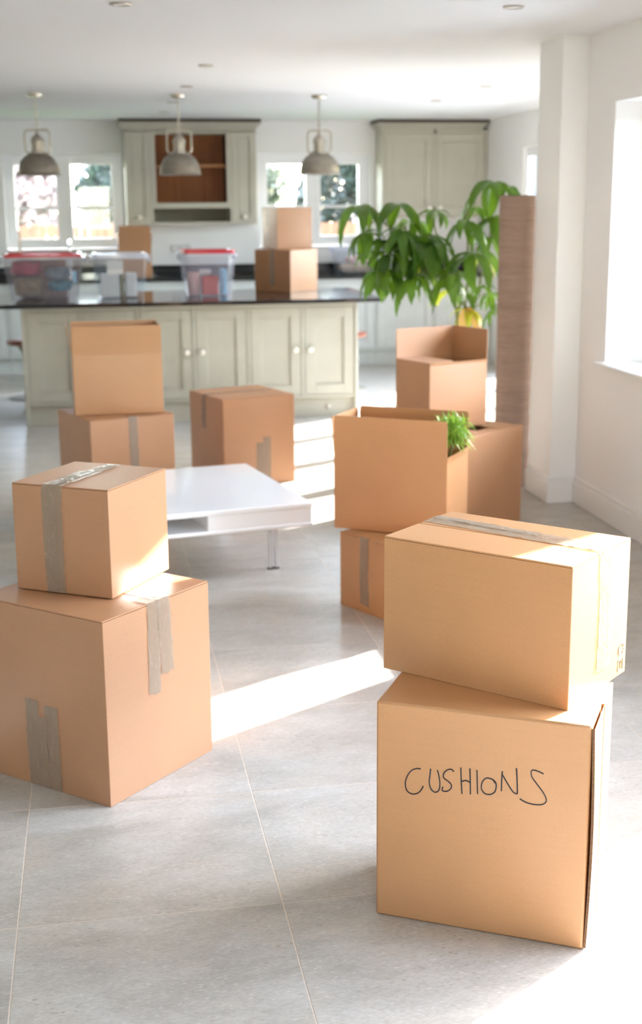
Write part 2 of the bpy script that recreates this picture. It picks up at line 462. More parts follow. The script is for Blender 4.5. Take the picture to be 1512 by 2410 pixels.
def link(name, data, parent=None, loc=(0, 0, 0), rot=(0, 0, 0), scale=None):
    o = bpy.data.objects.new(name, data); COL.objects.link(o)
    o.location = loc; o.rotation_euler = rot
    if scale is not None: o.scale = scale
    if parent is not None: o.parent = parent
    return o
def part(name, geo, mat, parent=None, smooth=None, loc=(0, 0, 0), rot=(0, 0, 0), label=None, weld=False):
    o = link(name, geo.mesh(name, mat, smooth, weld), parent, loc, rot)
    if label: o['label'] = label
    return o
def tag(o, label, cat, group=None):
    o['label'] = label; o['category'] = cat
    if group: o['group'] = group
    return o
def thing(name, label, cat, loc=(0, 0, 0), rz=0.0, group=None):
    o = link(name, None, None, loc, (0, 0, rz)); o.empty_display_size = 0.1
    return tag(o, label, cat, group)
def struct(name, geo, mat, parent=None, smooth=None):
    o = part(name, geo, mat, parent, smooth)
    if parent is None: o['kind'] = 'structure'
    return o
def kids(o): return [c for c in bpy.data.objects if c.parent == o]
def dup(root, loc, rz=None, label=None):
    r = root.copy(); COL.objects.link(r); r.location = loc
    if rz is not None: r.rotation_euler = (0, 0, rz)
    if label: r['label'] = label
    for ch in kids(root):
        if ch is r: continue
        c = ch.copy(); COL.objects.link(c); c.parent = r
        for g in kids(ch):
            d = g.copy(); COL.objects.link(d); d.parent = c
    return r

# ------------------------------------------------------------------ room shell
CZ = 2.4
XL, XR, XK = -4.2, 2.53, 4.0           # left wall, right wall of the sitting area, right wall of the kitchen
YF, YP0, YP1, YB = -3.0, 6.655, 7.01, 13.6

g = Geo(); g.box((XL - .3, YF - .3, -0.25), (XR + .3, YP1, -0.0007)); g.box((XL - .3, YP1, -0.25), (XK + .3, YB + .3, -0.0007))
floor = struct('floor', g, GROUT)
# tiles: one object each where the camera (or a camera a step aside) sees them; the rest joined
T = 0.60346; GAP = 0.003; TX0, TY0 = 0.3723, 2.7537
def in_room(x0, x1, y0, y1):
    out = []
    yb = YB
    if y0 < YP1:                          # sitting area strip
        a = (max(x0, XL), min(x1, XR), max(y0, YF), min(y1, YP1))
        if a[1] - a[0] > .01 and a[3] - a[2] > .01: out.append(a)
        if y1 > YP1:
            a = (max(x0, XL), min(x1, XK), YP1, min(y1, yb))
            if a[1] - a[0] > .01 and a[3] - a[2] > .01:
                if x1 <= XR: out[-1] = (a[0], a[1], max(y0, YF), a[3])
                else: out.append(a)
    else:
        a = (max(x0, XL), min(x1, XK), y0, min(y1, yb))
        if a[1] - a[0] > .01 and a[3] - a[2] > .01: out.append(a)
    return out
tile_meshes = {}
rest = Geo(); n_tiles = 0
for i in range(-9, 8):
    for j in range(-11, 20):
        x0 = TX0 + i * T + GAP / 2; x1 = TX0 + (i + 1) * T - GAP / 2
        y0 = TY0 + j * T + GAP / 2; y1 = TY0 + (j + 1) * T - GAP / 2
        for (a0, a1, b0, b1) in in_room(x0, x1, y0, y1):
            cy = (b0 + b1) / 2; cx = (a0 + a1) / 2
            vis = (b1 > 1.2) and (cx > -0.10 * cy - 1.0) and (cx < 0.42 * cy + 1.0)
            w, d = a1 - a0, b1 - b0
            if vis and n_tiles < 298:
                key = (round(w, 3), round(d, 3))
                if key not in tile_meshes:
                    tile_meshes[key] = Geo().cbox((-w / 2, -d / 2, -0.010), (w / 2, d / 2, 0.0), 0.0004).mesh('tile', STONE)
                link('tile', tile_meshes[key], floor, (cx, cy, random.uniform(-0.0003, 0.0)))
                n_tiles += 1
            else:
                rest.cbox((a0, b0, -0.010), (a1, b1, -0.0003), 0.0012)
o = part('tiles', rest, STONE, floor); o['kind'] = 'stuff'

ceiling = struct('ceiling', Geo().box((XL - .3, YF - .3, CZ), (XR + .3, YP1, CZ + .2)).box((XL - .3, YP1, CZ), (XK + .3, YB + .3, CZ + .2)), CEILM)

def wall_x(name, xa, xb, y0, y1, holes, mat=WALLM):
    """wall running along Y between xa and xb with rectangular holes (y0,y1,z0,z1)"""
    g = Geo(); ys = y0
    for (a, b, z0, z1) in sorted(holes):
        g.box((xa, ys, -.003), (xb, a, CZ))
        if z0 > 0: g.box((xa, a, -.003), (xb, b, z0))
        if z1 < CZ: g.box((xa, a, z1), (xb, b, CZ))
        ys = b
    g.box((xa, ys, -.003), (xb, y1, CZ))
    return struct(name, g, mat)
def wall_y(name, ya, yb, x0, x1, holes, mat=WALLM):
    g = Geo(); xs = x0
    for (a, b, z0, z1) in sorted(holes):
        g.box((xs, ya, -.003), (a, yb, CZ))
        if z0 > 0: g.box((a, ya, -.003), (b, yb, z0))
        if z1 < CZ: g.box((a, ya, z1), (b, yb, CZ))
        xs = b
    g.box((xs, ya, -.003), (x1, yb, CZ))
    return struct(name, g, mat)
W1 = (5.19, 6.29, 0.776, 2.055)          # window by the pillar
W2 = (1.50, 3.97, 0.60, 2.055)          # wide window beside the camera
W3 = (8.15, 12.15, 0.0, 2.085)          # folding doors of the kitchen
WBL = (-0.807, 0.340, 1.146, 2.085)
WBR = (1.704, 2.854, 1.146, 2.085)
WBX = (-3.3, -2.15, 1.146, 2.085)
WR = (-0.3, 1.4, 1.0, 2.1)              # window behind the camera
wall_x('wall_right', XR, XR + .30, YF, YP0, [W1, W2])
wall_y('wall_pillar', YP0, YP1, 2.387, XK + .3, [])
wall_x('wall_kitchen_right', XK, XK + .30, YP1, YB + .3, [W3])
wall_y('wall_back', YB, YB + .30, XL, XK, [WBX, WBL, WBR])
wall_x('wall_left', XL - .30, XL, YF, YB + .3, [], WALLW)
wall_y('wall_rear', YF - .30, YF, XL, XR, [WR])
# skirting
def skirt(g, p, q, nx, ny):
    """skirting from p to q standing off the wall in the direction (nx, ny)"""
    t = .018
    for z0, z1, tt in ((0.0, .118, t), (.118, .142, t * .62)):
        xs = sorted((p[0], q[0], p[0] + nx * tt, q[0] + nx * tt)); ys = sorted((p[1], q[1], p[1] + ny * tt, q[1] + ny * tt))
        g.cbox((xs[0], ys[0], z0), (xs[-1], ys[-1], z1), .003)
struct('baseboard_right', (lambda g: (skirt(g, (XR, 1.0), (XR, YP0 - .018), -1, 0), g)[1])(Geo()), TRIMW)
g = Geo(); skirt(g, (2.387 - .018, YP0), (XR, YP0), 0, -1); skirt(g, (2.387, YP0 - .0), (2.387, YP1), -1, 0)
struct('baseboard_pillar', g, TRIMW)

# ------------------------------------------------------------------ windows
def frame_geo(w, h, t, d, c=.004):
    """rectangular frame in the local XZ plane, lower left at 0, depth along +Y"""
    g = Geo()
    g.cbox((0, 0, 0), (t, d, h), c); g.cbox((w - t, 0, 0), (w, d, h), c)
    g.cbox((t, 0, 0), (w - t, d, t), c); g.cbox((t, 0, h - t), (w - t, d, h), c)
    return g
def casement(name, label, loc, rz, w, h, sashes, bar=None, sill=True, ft=.05, st=.05, cat='window', sill_depth=.15, sill_over=.05, z_sill=0.0):
    t = link(name, None, None, loc, (0, 0, rz)); t['kind'] = 'structure'; t['label'] = label
    g = frame_geo(w, h, ft, .07)
    part('window_frame', g, UPVC, t)
    n = sashes; inner = w - 2 * ft; mull = .055
    sw = (inner - mull * (n - 1)) / n
    for k in range(1, n):
        x = ft + k * sw + (k - 1) * mull
        part('mullion', Geo().cbox((x, 0, ft), (x + mull, .07, h - ft), .004), UPVC, t)
    for k in range(n):
        x = ft + k * (sw + mull)
        s = part('sash', frame_geo(sw, h - 2 * ft, st, .06), UPVC, t, loc=(x, -.012, ft))
        part('pane', Geo().box((st - .01, .03, st - .01), (sw - st + .01, .036, h - 2 * ft - st + .01)), GLASS, s)
        if bar:
            part('glazing_bar', Geo().cbox((st, .015, bar - .015), (sw - st, .05, bar + .015), .003), UPVC, s)
    if sill:
        part('sill', Geo().cbox((-.055 if sill_over > .0 else 0, -sill_depth - sill_over, -.022), (w + .055 if sill_over > .0 else w, -.0, .0), .006), TRIMW, t)
    return t
# back windows: recessed 13 cm
casement('window_1', 'white kitchen window behind the left pendant lamp', (WBL[0], YB + .13, 1.17), 0, WBL[1] - WBL[0], WBL[3] - 1.17, 2, bar=.345, sill_depth=.13, sill_over=0.0)
casement('window_2', 'white kitchen window behind the right pendant lamp', (WBR[0], YB + .13, 1.17), 0, WBR[1] - WBR[0], WBR[3] - 1.17, 2, bar=.345, sill_depth=.13, sill_over=0.0)
casement('window_3', 'kitchen window further left on the back wall', (WBX[0], YB + .13, 1.17), 0, WBX[1] - WBX[0], WBX[3] - 1.17, 2, bar=.345, sill_depth=.13, sill_over=0.0)
# side windows: local +Y points outward (+X), so rotate by -90 deg
casement('window_4', 'white window in the right wall beside the pillar', (XR + .22, W1[1], .80), -PI / 2, W1[1] - W1[0], W1[3] - .80, 1, sill_depth=.22, sill_over=.045, ft=.035, st=.04)
casement('window_6', 'wide window in the right wall beside the camera', (XR + .20, W2[1], W2[2]), -PI / 2, W2[1] - W2[0], W2[3] - W2[2], 2, sill=False, ft=.05, st=.055)
casement('door_1', 'white folding glass doors along the right kitchen wall', (XK + .03, W3[1], 0), -PI / 2, W3[1] - W3[0], W3[3], 5, sill=False, ft=.04, st=.04)
casement('window_5', 'window in the wall behind the camera', (WR[1], YF - .10, WR[2]), PI, WR[1] - WR[0], WR[3] - WR[2], 2, sill=False)
for nm, (a, b, z0, z1), X, sgn in (('portal_a', W1, XR + .31, 1), ('portal_b', W2, XR + .31, 1), ('portal_c', W3, XK + .31, 1)):
    portal(nm, (X, (a + b) / 2, (z0 + z1) / 2), (0, PI / 2 * sgn, 0), z1 - z0, b - a)
for nm, (a, b, z0, z1), Y, sgn in (('portal_f', WBL, YB + .31, 1), ('portal_g', WBR, YB + .31, 1), ('portal_h', WBX, YB + .31, 1), ('portal_i', WR, YF - .31, -1)):
    portal(nm, ((a + b) / 2, Y, (z0 + z1) / 2), (-PI / 2 * sgn, 0, 0), b - a, z1 - z0)

# ------------------------------------------------------------------ garden
GZ = -0.18
struct('ground_lawn', Geo().box((-40, -40, GZ - .2), (50, 60, GZ - .02)), LAWN)
g = Geo()
for (x0, x1, y0, y1) in ((XK + .3, XK + 5.5, 4, 16), (XR + .3, XR + 5.5, -3, 4), (-5, 3, YF - 5, YF - .3)):
    nx = max(1, int((x1 - x0) / .9)); ny = max(1, int((y1 - y0) / .9))
    for i in range(nx):
        for j in range(ny):
            a = x0 + (x1 - x0) * i / nx; b = y0 + (y1 - y0) * j / ny
            g.cbox((a + .005, b + .005, GZ - .02), (a + (x1 - x0) / nx - .005, b + (y1 - y0) / ny - .005, GZ + .06), .006)
struct('ground_patio', g, PATIO)
hd = Geo().grid(lambda a, b: (9.0 + .25 * math.sin(a * 60) * math.sin(b * 9) + (.9 if b > .8 else 0), -5 + 25 * a, GZ + 2.4 * min(1, b / .8)), 90, 10)  # unseen hedge, added to block low sky light from the right
hedge = part('sky_blocking_hedge', hd, plain('sky_blocking_hedge_green', (0.045, 0.06, 0.035), 0.9, noise=0.4, nscale=5), None, 60)
tag(hedge, 'long dark green hedge added out of view to block low sky light', 'hedge')
g = Geo(); g.box((XK + .3, YP1, 2.42), (XK + .8, YB + .95, 2.55)); g.box((XK + .8, 8.4, 2.42), (XK + 1.6, YB + .95, 2.55)); g.box((XR + .3, YF, 2.42), (XR + .95, YP0, 2.55)); g.box((XL, YB + .3, 2.42), (XK + .3, YB + .75, 2.55))  # unseen eaves, added and deepened to cut sky light into the rooms
struct('sky_blocking_eaves', g, TRIMW)
fence = thing('garden_fence', 'orange timber board fence across the garden outside the kitchen windows', 'fence', (0, 20.0, GZ))
bm_ = Geo().cbox((-.058, -.010, 0), (.058, .010, 1.50), .004).mesh('board', FENCE)
for k in range(72):
    link('board', bm_, fence, (-3.0 + .122 * k, random.uniform(-.004, .004), random.uniform(-.015, .015)))
for z in (.3, 1.2):
    part('rail', Geo().cbox((-3.1, .014, z), (5.9, .06, z + .08), .005), FENCE, fence)
pm_ = Geo().cbox((-.05, .06, -.05), (.05, .16, 1.55), .005).mesh('post', FENCE)
for x in (-3.0, -1.2, .6, 2.4, 4.2, 5.8): link('post', pm_, fence, (x, 0, 0))
def tree(label, loc, h, r, mat, n, leaf, trunk_h, seed, cat='tree', squash=1.0):
    rnd = random.Random(seed)
    t = thing('tree', label, cat, loc, 0, )
    g = Geo(); g.tube([(0, 0, -.05), (.03, .02, trunk_h * .5), (-.02, 0, trunk_h), (.05, .03, h * .75)], [.11, .09, .07, .02], 8)
    blobs = []
    for k in range(9):
        a = rnd.uniform(0, 2 * PI); q = r * rnd.uniform(.15, .75); z = trunk_h + (h - trunk_h) * rnd.uniform(.1, .85)
        c = Vector((q * math.cos(a), q * math.sin(a), z)); blobs.append((c, r * rnd.uniform(.35, .6)))
        g.tube([(0, 0, trunk_h * .8), tuple((Vector((0, 0, trunk_h)) + c) / 2), tuple(c)], [.04, .025, .01], 5)
    part('trunk', g, BARK, t, 40)
    f = Geo(); 
    for k in range(n):
        c, rr = rnd.choice(blobs)
        d = Vector((rnd.gauss(0, 1), rnd.gauss(0, 1), rnd.gauss(0, 1) * squash)).normalized() * rr * rnd.uniform(.35, 1.0) ** .5
        p = c + d
        a = Vector((rnd.gauss(0, 1), rnd.gauss(0, 1), rnd.gauss(0, 1))).normalized(); b = a.orthogonal().normalized()
        s = leaf * rnd.uniform(.6, 1.3)
        f.add([p - a * s * .5, p + b * s * .28, p + a * s * .5, p - b * s * .28], [(0, 1, 2, 3)])
    o = part('foliage', f, mat, t); o['kind'] = 'stuff'
    return t
tree('pale pink blossom tree behind the fence, seen through the left window', (-1.2, 22.4, GZ), 3.1, 1.45, TREEP, 12000, .19, .9, 3)
tree('bluish green tree behind the fence, seen in the right sash of the left window', (0.62, 24.6, GZ), 2.75, 1.15, TREEB, 10000, .21, .8, 4)
tree('thin grey-green tree behind the fence, seen in the left sash of the right window', (2.75, 25.5, GZ), 2.5, 1.1, TREEG, 7000, .19, .8, 5)
tree('dark green evergreen tree behind the fence, seen in the right sash of the right window', (4.75, 22.6, GZ), 4.4, 1.25, TREEB, 15000, .19, .7, 6)
tree('small green shrub in front of the fence below the left window', (0.72, 19.2, GZ), 1.35, .42, TREEG, 2200, .09, .3, 8, 'shrub')

# ------------------------------------------------------------------ cabinet doors and units
def door_geo(w, h, t=.022, rail=.075, bead=True):
    """shaker door, local XZ, front at y=0 (towards -Y), lower left at 0"""
    g = Geo()
    g.cbox((0, 0, 0), (rail, t, h), .0025); g.cbox((w - rail, 0, 0), (w, t, h), .0025)
    g.cbox((rail, 0, 0), (w - rail, t, rail), .0025); g.cbox((rail, 0, h - rail), (w - rail, t, h), .0025)
    g.box((rail - .004, .012, rail - .004), (w - rail + .004, .018, h - rail + .004))
    if bead:
        for k in (0,):
            a = rail; b = w - rail; z0 = rail; z1 = h - rail; s = .009
            g.cbox((a, .004, z0), (a + s, .013, z1), .003); g.cbox((b - s, .004, z0), (b, .013, z1), .003)
            g.cbox((a + s, .004, z0), (b - s, .013, z0 + s), .003); g.cbox((a + s, .004, z1 - s), (b - s, .013, z1), .003)
    return g
KNOB = Geo().lathe([(.008, 0), (.008, .012), (.012, .016), (.020, .023), (.022, .030), (.018, .037), (.005, .040)], 16).moved(Matrix.Rotation(PI / 2, 4, 'X')).mesh('knob', plain('bright_pewter', (0.80, 0.77, 0.71), 0.3, metal=0.6), 40)
def base_unit(label, loc, w, h, d, doors, mat, plinth=.15, frame=.028, top=.03, group=None, knob_sides=None, plinth_in=.03, cat='cabinet', rz=0.0, knob_z=.52):
    """floor cabinet, front at local y=0, left end at x=0, bottom at z=0"""
    t = thing('base_cabinet', label, cat, loc, rz, group)
    g = Geo()
    g.cbox((0, .024, plinth), (w, d, h), .003)                                  # carcass
    g.cbox((0, 0, plinth), (frame * .55, .026, h), .002); g.cbox((w - frame * .55, 0, plinth), (w, .026, h), .002)
    g.cbox((frame * .55, 0, h - top), (w - frame * .55, .026, h), .002); g.cbox((frame * .55, 0, plinth), (w - frame * .55, .026, plinth + .022), .002)
    n = doors; fw = frame * .55; inner = w - 2 * fw; mid = frame
    dw = (inner - mid * (n - 1)) / n
    for k in range(1, n):
        x = fw + k * dw + (k - 1) * mid
        g.cbox((x, 0, plinth + .022), (x + mid, .026, h - top), .002)
    part('body', g, mat, t)
    part('plinth', Geo().box((0, plinth_in, 0.0), (w, d, plinth)), mat, t)
    for k in range(n):
        x = fw + k * (dw + mid)
        dh = h - top - plinth - .022
        dr = part('door', door_geo(dw - .006, dh - .006), mat, t, loc=(x + .003, .002, plinth + .025))
        side = (knob_sides or ['r'] * n)[k]
        kx = dw - .045 if side == 'r' else .04
        link('knob', KNOB, dr, (kx, 0, knob_z - plinth - .025))
    return t
# island: three two-door units side by side
IX0, IX1, IY0, IY1 = -0.50, 1.955, 9.83, 11.0
uw = (IX1 - IX0) / 3
for k, nm in enumerate(('left', 'middle', 'right')):
    u = base_unit(['sage green two-door island cabinet at the left end of the island',
               'sage green two-door island cabinet in the middle of the island',
               'sage green two-door island cabinet at the right end of the island'][k], (IX0 + k * uw, IY0, 0), uw, .87, IY1 - IY0 - .06, 2, SAGE,
              knob_sides=['r', 'l'], plinth_in=.035)
    if k == 2:
        part('plinth_light', Geo().lathe([(.018, 0), (.018, .006), (.012, .010)], 16).moved(Matrix.Rotation(PI / 2, 4, 'X')), NICKEL, u, 40, loc=(uw - .215, .035, .076), label='small round metal light set in the plinth')
        part('corner_post', Geo().cbox((uw - .012, -.004, 0), (uw + .012, .05, .87), .003), SAGE, u)
    if k == 0:
        part('end_panel', Geo().cbox((-.022, -.004, 0), (-.0005, IY1 - IY0 - .06, .87), .003), SAGE, u)
top = tag(part('island_worktop', Geo().cbox((-1.55, 9.72, .8705), (2.15, 11.06, .90), .004), GRANITE), 'long polished black granite worktop on the sage island', 'worktop')

# base units along the back wall
BYF = 13.02
ordn = ['first', 'second', 'third', 'fourth', 'fifth', 'sixth', 'seventh', 'eighth', 'ninth', 'tenth']
for k in range(9):
    x1 = XK - .004 - .6 * k
    base_unit('pale sage base cabinet under the back worktop, %s from the right kitchen wall' % ordn[k], (x1 - .598, BYF, 0), .596, .865, YB - BYF - .002, 1, SAGE_L,
              group='base cabinets along the back wall', knob_sides=['l'], plinth_in=.05, knob_z=.72)
ctop = thing('back_worktop', 'black granite worktop with upstand along the back wall', 'worktop', (0, 0, 0))
part('slab', Geo().cbox((-1.5, BYF - .03, .8655), (XK - .002, YB - .002, .90), .004), GRANITE, ctop)
part('upstand', Geo().cbox((-1.5, YB - .024, .9005), (XK - .002, YB - .002, 1.0), .003), GRANITE, ctop)

# upper cabinets
def crown(g, x0, x1, yf, z0, z1):
    n = 5
    for i in range(n):
        a = i / n; b = (i + 1) / n
        o0 = .055 * (a ** 1.6); o1 = .055 * (b ** 1.6)
        g.cbox((x0 - o1, yf - o1, z0 + (z1 - z0) * a), (x1 + o1, YB - .002, z0 + (z1 - z0) * b), .002)
UYF = 13.27
UD = YB - .002 - UYF
# left dresser: door, open shelves with oak boards, door
x0, x1, z0, z1 = .366, 1.640, 1.40, 2.30
u = thing('wall_cabinet', 'sage wall cabinet with open oak-lined shelves between two narrow doors', 'cabinet', (x0, UYF, z0))
W = x1 - x0; H = z1 - z0; sx0, sx1 = .262, W - .262
g = Geo()
g.cbox((0, .024, 0), (.018, UD, H), .002); g.cbox((W - .018, .024, 0), (W, UD, H), .002)
g.cbox((sx0 - .02, .0, 0), (sx0, UD, H), .002); g.cbox((sx1, 0, 0), (sx1 + .02, UD, H), .002)
g.cbox((.018, .024, 0), (sx0 - .02, UD, .018), .002); g.cbox((sx1 + .02, .024, 0), (W - .018, UD, .018), .002)
g.box((.0, .024, H - .018), (W, UD, H)); g.box((0, UD - .012, 0), (W, UD, H))
g.cbox((sx0, 0, H - .035), (sx1, .03, H - .018), .002); g.cbox((sx0, 0, .158), (sx1, UD, .21), .003); g.cbox((sx0, 0, 0), (sx1, UD, .026), .003)
g.cbox((sx0, 0, .21), (sx0 + .03, .026, H - .035), .002); g.cbox((sx1 - .03, 0, .21), (sx1, .026, H - .035), .002)
part('body', g, SAGE, u)
g = Geo(); crown(g, 0, W, 0, H, H + .068)
g.v = [(p[0], min(p[1], UD), p[2]) for p in g.v]
part('cornice', g, SAGE, u)
part('shadow_gap_strip', Geo().box((-.05, -.05, H + .0685), (W + .05, UD, CZ - z0 - .001)), DARKT, u, label='dark strip painted in for the shadow gap under the ceiling')  # shade between cornice and ceiling, put in as a dark strip
part('niche_back', Geo().box((sx0, UD - .02, .026), (sx1, UD - .0125, .158)), SAGE_IN, u)
part('back_panel', Geo().box((sx0, UD - .0135, .21), (sx1, UD - .0125, H - .035)), DARKT, u)
nb = 19; bw = (sx1 - sx0 - .06) / nb
bmsh = Geo().cbox((-bw / 2 + .0055, 0, 0), (bw / 2 - .0055, .012, H - .245), .004).mesh('board', OAK)
for k in range(nb): link('board', bmsh, u, (sx0 + .03 + bw * (k + .5), UD - .026, .21))
for sx in (sx0 + .001, sx1 - .011):
    part('side_lining', Geo().box((sx, .026, .21), (sx + .010, UD - .027, H - .035)), OAK, u)
part('shelf', Geo().cbox((sx0 + .011, .05, .55), (sx1 - .011, UD - .028, .575), .003), OAK_H, u)
for dx, side in ((.002, 'r'), (sx1 + .022, 'l')):
    dw = sx0 - .024
    dr = part('door', door_geo(dw, H - .022, rail=.06), SAGE, u, loc=(dx, .001, .002))
    link('knob', KNOB, dr, (.12 if side == 'r' else .12, 0, .07))
# right two-door cabinet
x0, x1, z0 = 2.905, 3.995, 1.445
u = thing('wall_cabinet', 'plain sage wall cabinet with two tall doors in the right corner', 'cabinet', (x0, UYF, z0))
W = x1 - x0; H = z1 - z0
g = Geo(); g.cbox((0, .026, 0), (W, UD, H), .003)
g.cbox((0, 0, 0), (.03, .026, H), .002); g.cbox((W - .03, 0, 0), (W, .026, H), .002); g.cbox((W / 2 - .018, 0, 0), (W / 2 + .018, .026, H), .002)
g.cbox((.03, 0, H - .03), (W - .03, .026, H), .002); g.cbox((.03, 0, 0), (W - .03, .026, .025), .002)
part('body', g, SAGE, u)
g = Geo(); crown(g, 0, W - .06, 0, H, H + .068); g.v = [(min(p[0], W - .001), min(p[1], UD), p[2]) for p in g.v]
part('cornice', g, SAGE, u)
part('shadow_gap_strip', Geo().box((-.05, -.05, H + .0685), (W - .002, UD, CZ - z0 - .001)), DARKT, u)  # shadow gap over this cornice too, painted as a dark strip
dw = W / 2 - .048 - .006
for dx in (.033, W / 2 + .021):
    dr = part('door', door_geo(dw, H - .061), SAGE, u, loc=(dx, .001, .028))
    link('knob', KNOB, dr, (dw - .035 if dx < .1 else .035, 0, .07))
# sockets on the splashback
t = thing('wall_socket', 'double white socket plate on the wall under the oak-lined cabinet', 'socket', (.80, YB, 1.125))
part('plate', Geo().cbox((0, -.010, 0), (.20, -.0005, .075), .003), plain('socket_plastic', (.62, .61, .63), .4), t)
for k in range(2):
    part('switch', Geo().cbox((.02 + .1 * k, -.014, .02), (.05 + .1 * k, -.0102, .055), .002), TRIMW, t)
# swan-neck tap
t = thing('kitchen_tap', 'chrome swan-neck tap behind the left tubs under the window', 'tap', (-.20, 13.42, .9006))
part('base', Geo().lathe([(.028, 0), (.028, .012), (.018, .02), (.018, .07), (.014, .08)], 16), CHROME, t, 40)
pts = [(0, 0, .07), (0, 0, .27)] + [(0, -.08 + .08 * math.cos(a), .27 + .09 * math.sin(a)) for a in [PI * k / 8 for k in range(1, 9)]] + [(0, -.16, .24)]
part('spout', Geo().tube(pts, .012, 10), CHROME, t, 60)
part('lever', Geo().tube([(.018, 0, .055), (.05, 0, .06), (.095, -.01, .085)], [.008, .007, .005], 8), CHROME, t, 60)

# stools beyond the island
def stool(label, x, y):
    t = thing('stool', label, 'stool', (x, y, 0), 0, 'wooden stools at the island')
    part('seat', Geo().lathe([(.0, .455), (.15, .455), (.17, .465), (.172, .485), (.16, .497), (.0, .492)], 28, cap=False), SEATW, t, 50)
    part('stem', Geo().lathe([(.09, .455), (.055, .40), (.035, .32), (.032, .10), (.05, .03), (.17, .012), (.175, 0)], 24), SAGE_IN, t, 40)
stool('round red-brown stool seat showing left of the island', -.56, 11.35)
stool('round red-brown stool seat showing right of the island', 2.175, 11.35)

# ------------------------------------------------------------------ pendant lamps and downlights
def pendant(label, x, y):
    t = thing('pendant_lamp', label, 'pendant lamp', (x, y, CZ), 0, 'pendant lamps over the island')
    part('ceiling_rose', Geo().lathe([(.062, 0), (.062, -.012), (.052, -.028), (.012, -.034)], 24), NICKEL, t, 40)
    g = Geo()
    L = 11
    for k in range(L):                       # chain links
        z = -.045 - .0195 * k
        ring = []
        for q in range(10):
            a = 2 * PI * q / 10
            u_ = .008 * math.cos(a); w_ = .0135 * math.sin(a)
            ring.append((u_, 0, z + w_) if k % 2 else (0, u_, z + w_))
        g.tube(ring, .0036, 5, closed=True)
    c = part('chain', g, NICKEL, t, 60); c['kind'] = 'stuff'
    ring = []
    hw, za, zb, rc = .092, -.262, -.43, .03
    for (cx_, cz_, a0) in ((hw - rc, za - rc, 0), (-hw + rc, za - rc, PI / 2), (-hw + rc, zb + rc, PI), (hw - rc, zb + rc, 1.5 * PI)):
        for q in range(5):
            a = a0 + PI / 2 * q / 4
            ring.append((cx_ + rc * math.cos(a), 0, cz_ + rc * math.sin(a)))
    part('yoke', Geo().tube(ring, .0075, 8, closed=True), NICKEL, t, 60)
    neck = [(.010, -.262), (.014, -.30), (.030, -.315), (.045, -.335), (.052, -.36), (.050, -.38), (.042, -.385), (.042, -.40), (.047, -.402), (.047, -.418), (.042, -.42), (.042, -.436), (.05, -.44), (.052, -.465), (.046, -.47)]
    part('neck', Geo().lathe([(r, -.262 + (z + .262) * .83) for r, z in neck], 24), NICKEL, t, 35)
    prof = [(.046, -.432)]
    for k in range(1, 11):
        a = PI / 2 * k / 10
        prof.append((.046 + .109 * math.sin(a) ** .9, -.432 - .145 * (1 - math.cos(a)) ** .9))
    prof += [(.158, -.581), (.163, -.585), (.160, -.590), (.153, -.587)]
    inner = [(r - .004, z - .002) for r, z in prof[:11]][::-1]
    part('shade', Geo().lathe(prof + inner, 40, cap=False), SHADE, t, 40)
    part('bulb', Geo().lathe([(.012, -.47), (.014, -.50), (.03, -.53), (.032, -.55), (.02, -.57), (.004, -.576)], 16), LAMPW, t, 60)
    return t
for x, w in ((-.355, 'leftmost of the three nickel dome pendant lamps, in front of the left window'), (.70, 'middle one of the three nickel dome pendant lamps, in front of the oak shelves'), (1.78, 'rightmost of the three nickel dome pendant lamps, in front of the right window')):
    pendant(w, x, 10.4)
dl = None
for (x, y, w) in ((.17, 5.85, 'recessed ceiling downlight at the top left of the picture'), (1.83, 5.74, 'recessed ceiling downlight at the top right of the picture'), (.73, 8.27, 'recessed ceiling downlight before the middle pendant'),
                  (.72, 9.72, 'recessed ceiling downlight just above the middle pendant rose'), (.71, 11.17, 'recessed ceiling downlight just behind the middle pendant'), (.70, 12.30, 'recessed ceiling downlight nearest the oak-lined cabinet'),
                  (2.84, 9.51, 'recessed ceiling downlight left of the pillar'), (2.82, 10.84, 'recessed ceiling downlight nearest the plain corner cabinet')):
    if dl is None:
        dl = thing('downlight', w, 'downlight', (x, y, CZ), 0, 'recessed ceiling downlights')
        part('bezel', Geo().lathe([(.047, -.0005), (.047, -.005), (.043, -.008), (.034, -.007), (.032, -.0005)], 28), NICKEL, dl, 40)
        part('lens', Geo().lathe([(.031, -.004), (.012, -.0055), (.001, -.006)], 20), LAMPW, dl, 60)
    else:
        dup(dl, (x, y, CZ), label=w)

# ------------------------------------------------------------------ cardboard boxes
BULGE = .005
class Box:
    """params: corner x,y, yaw, w, d, z0, h -> centre frame"""
    def __init__(s, x, y, a, w, d, z0, h, bulge=BULGE):
        s.w, s.d, s.h, s.a = w, d, h, a; s.bl = bulge
        ca, sa = math.cos(a), math.sin(a)
        s.loc = (x + ca * w / 2 - sa * d / 2, y + sa * w / 2 + ca * d / 2, z0)
    def surf(s, face, p, q, off=0.0):
        """point and normal; p across (0..1 along u or v), q = z (or v on the top)"""
        w, d, h = s.w, s.d, s.h
        def b(t, z): return s.bl * math.sin(PI * min(1, max(0, t))) * math.sin(PI * min(1, max(0, z / h)))
        if face == 'top': return Vector((p * w - w / 2, q * d - d / 2, h + off)), Vector((0, 0, 1))
        if face == 'j0': return Vector((p * w - w / 2, -d / 2 - b(p, q) - off, q)), Vector((0, -1, 0))
        if face == 'j1': return Vector((p * w - w / 2, d / 2 + b(p, q) + off, q)), Vector((0, 1, 0))
        if face == 'i0': return Vector((-w / 2 - b(p, q) - off, p * d - d / 2, q)), Vector((-1, 0, 0))
        if face == 'i1': return Vector((w / 2 + b(p, q) + off, p * d - d / 2, q)), Vector((1, 0, 0))
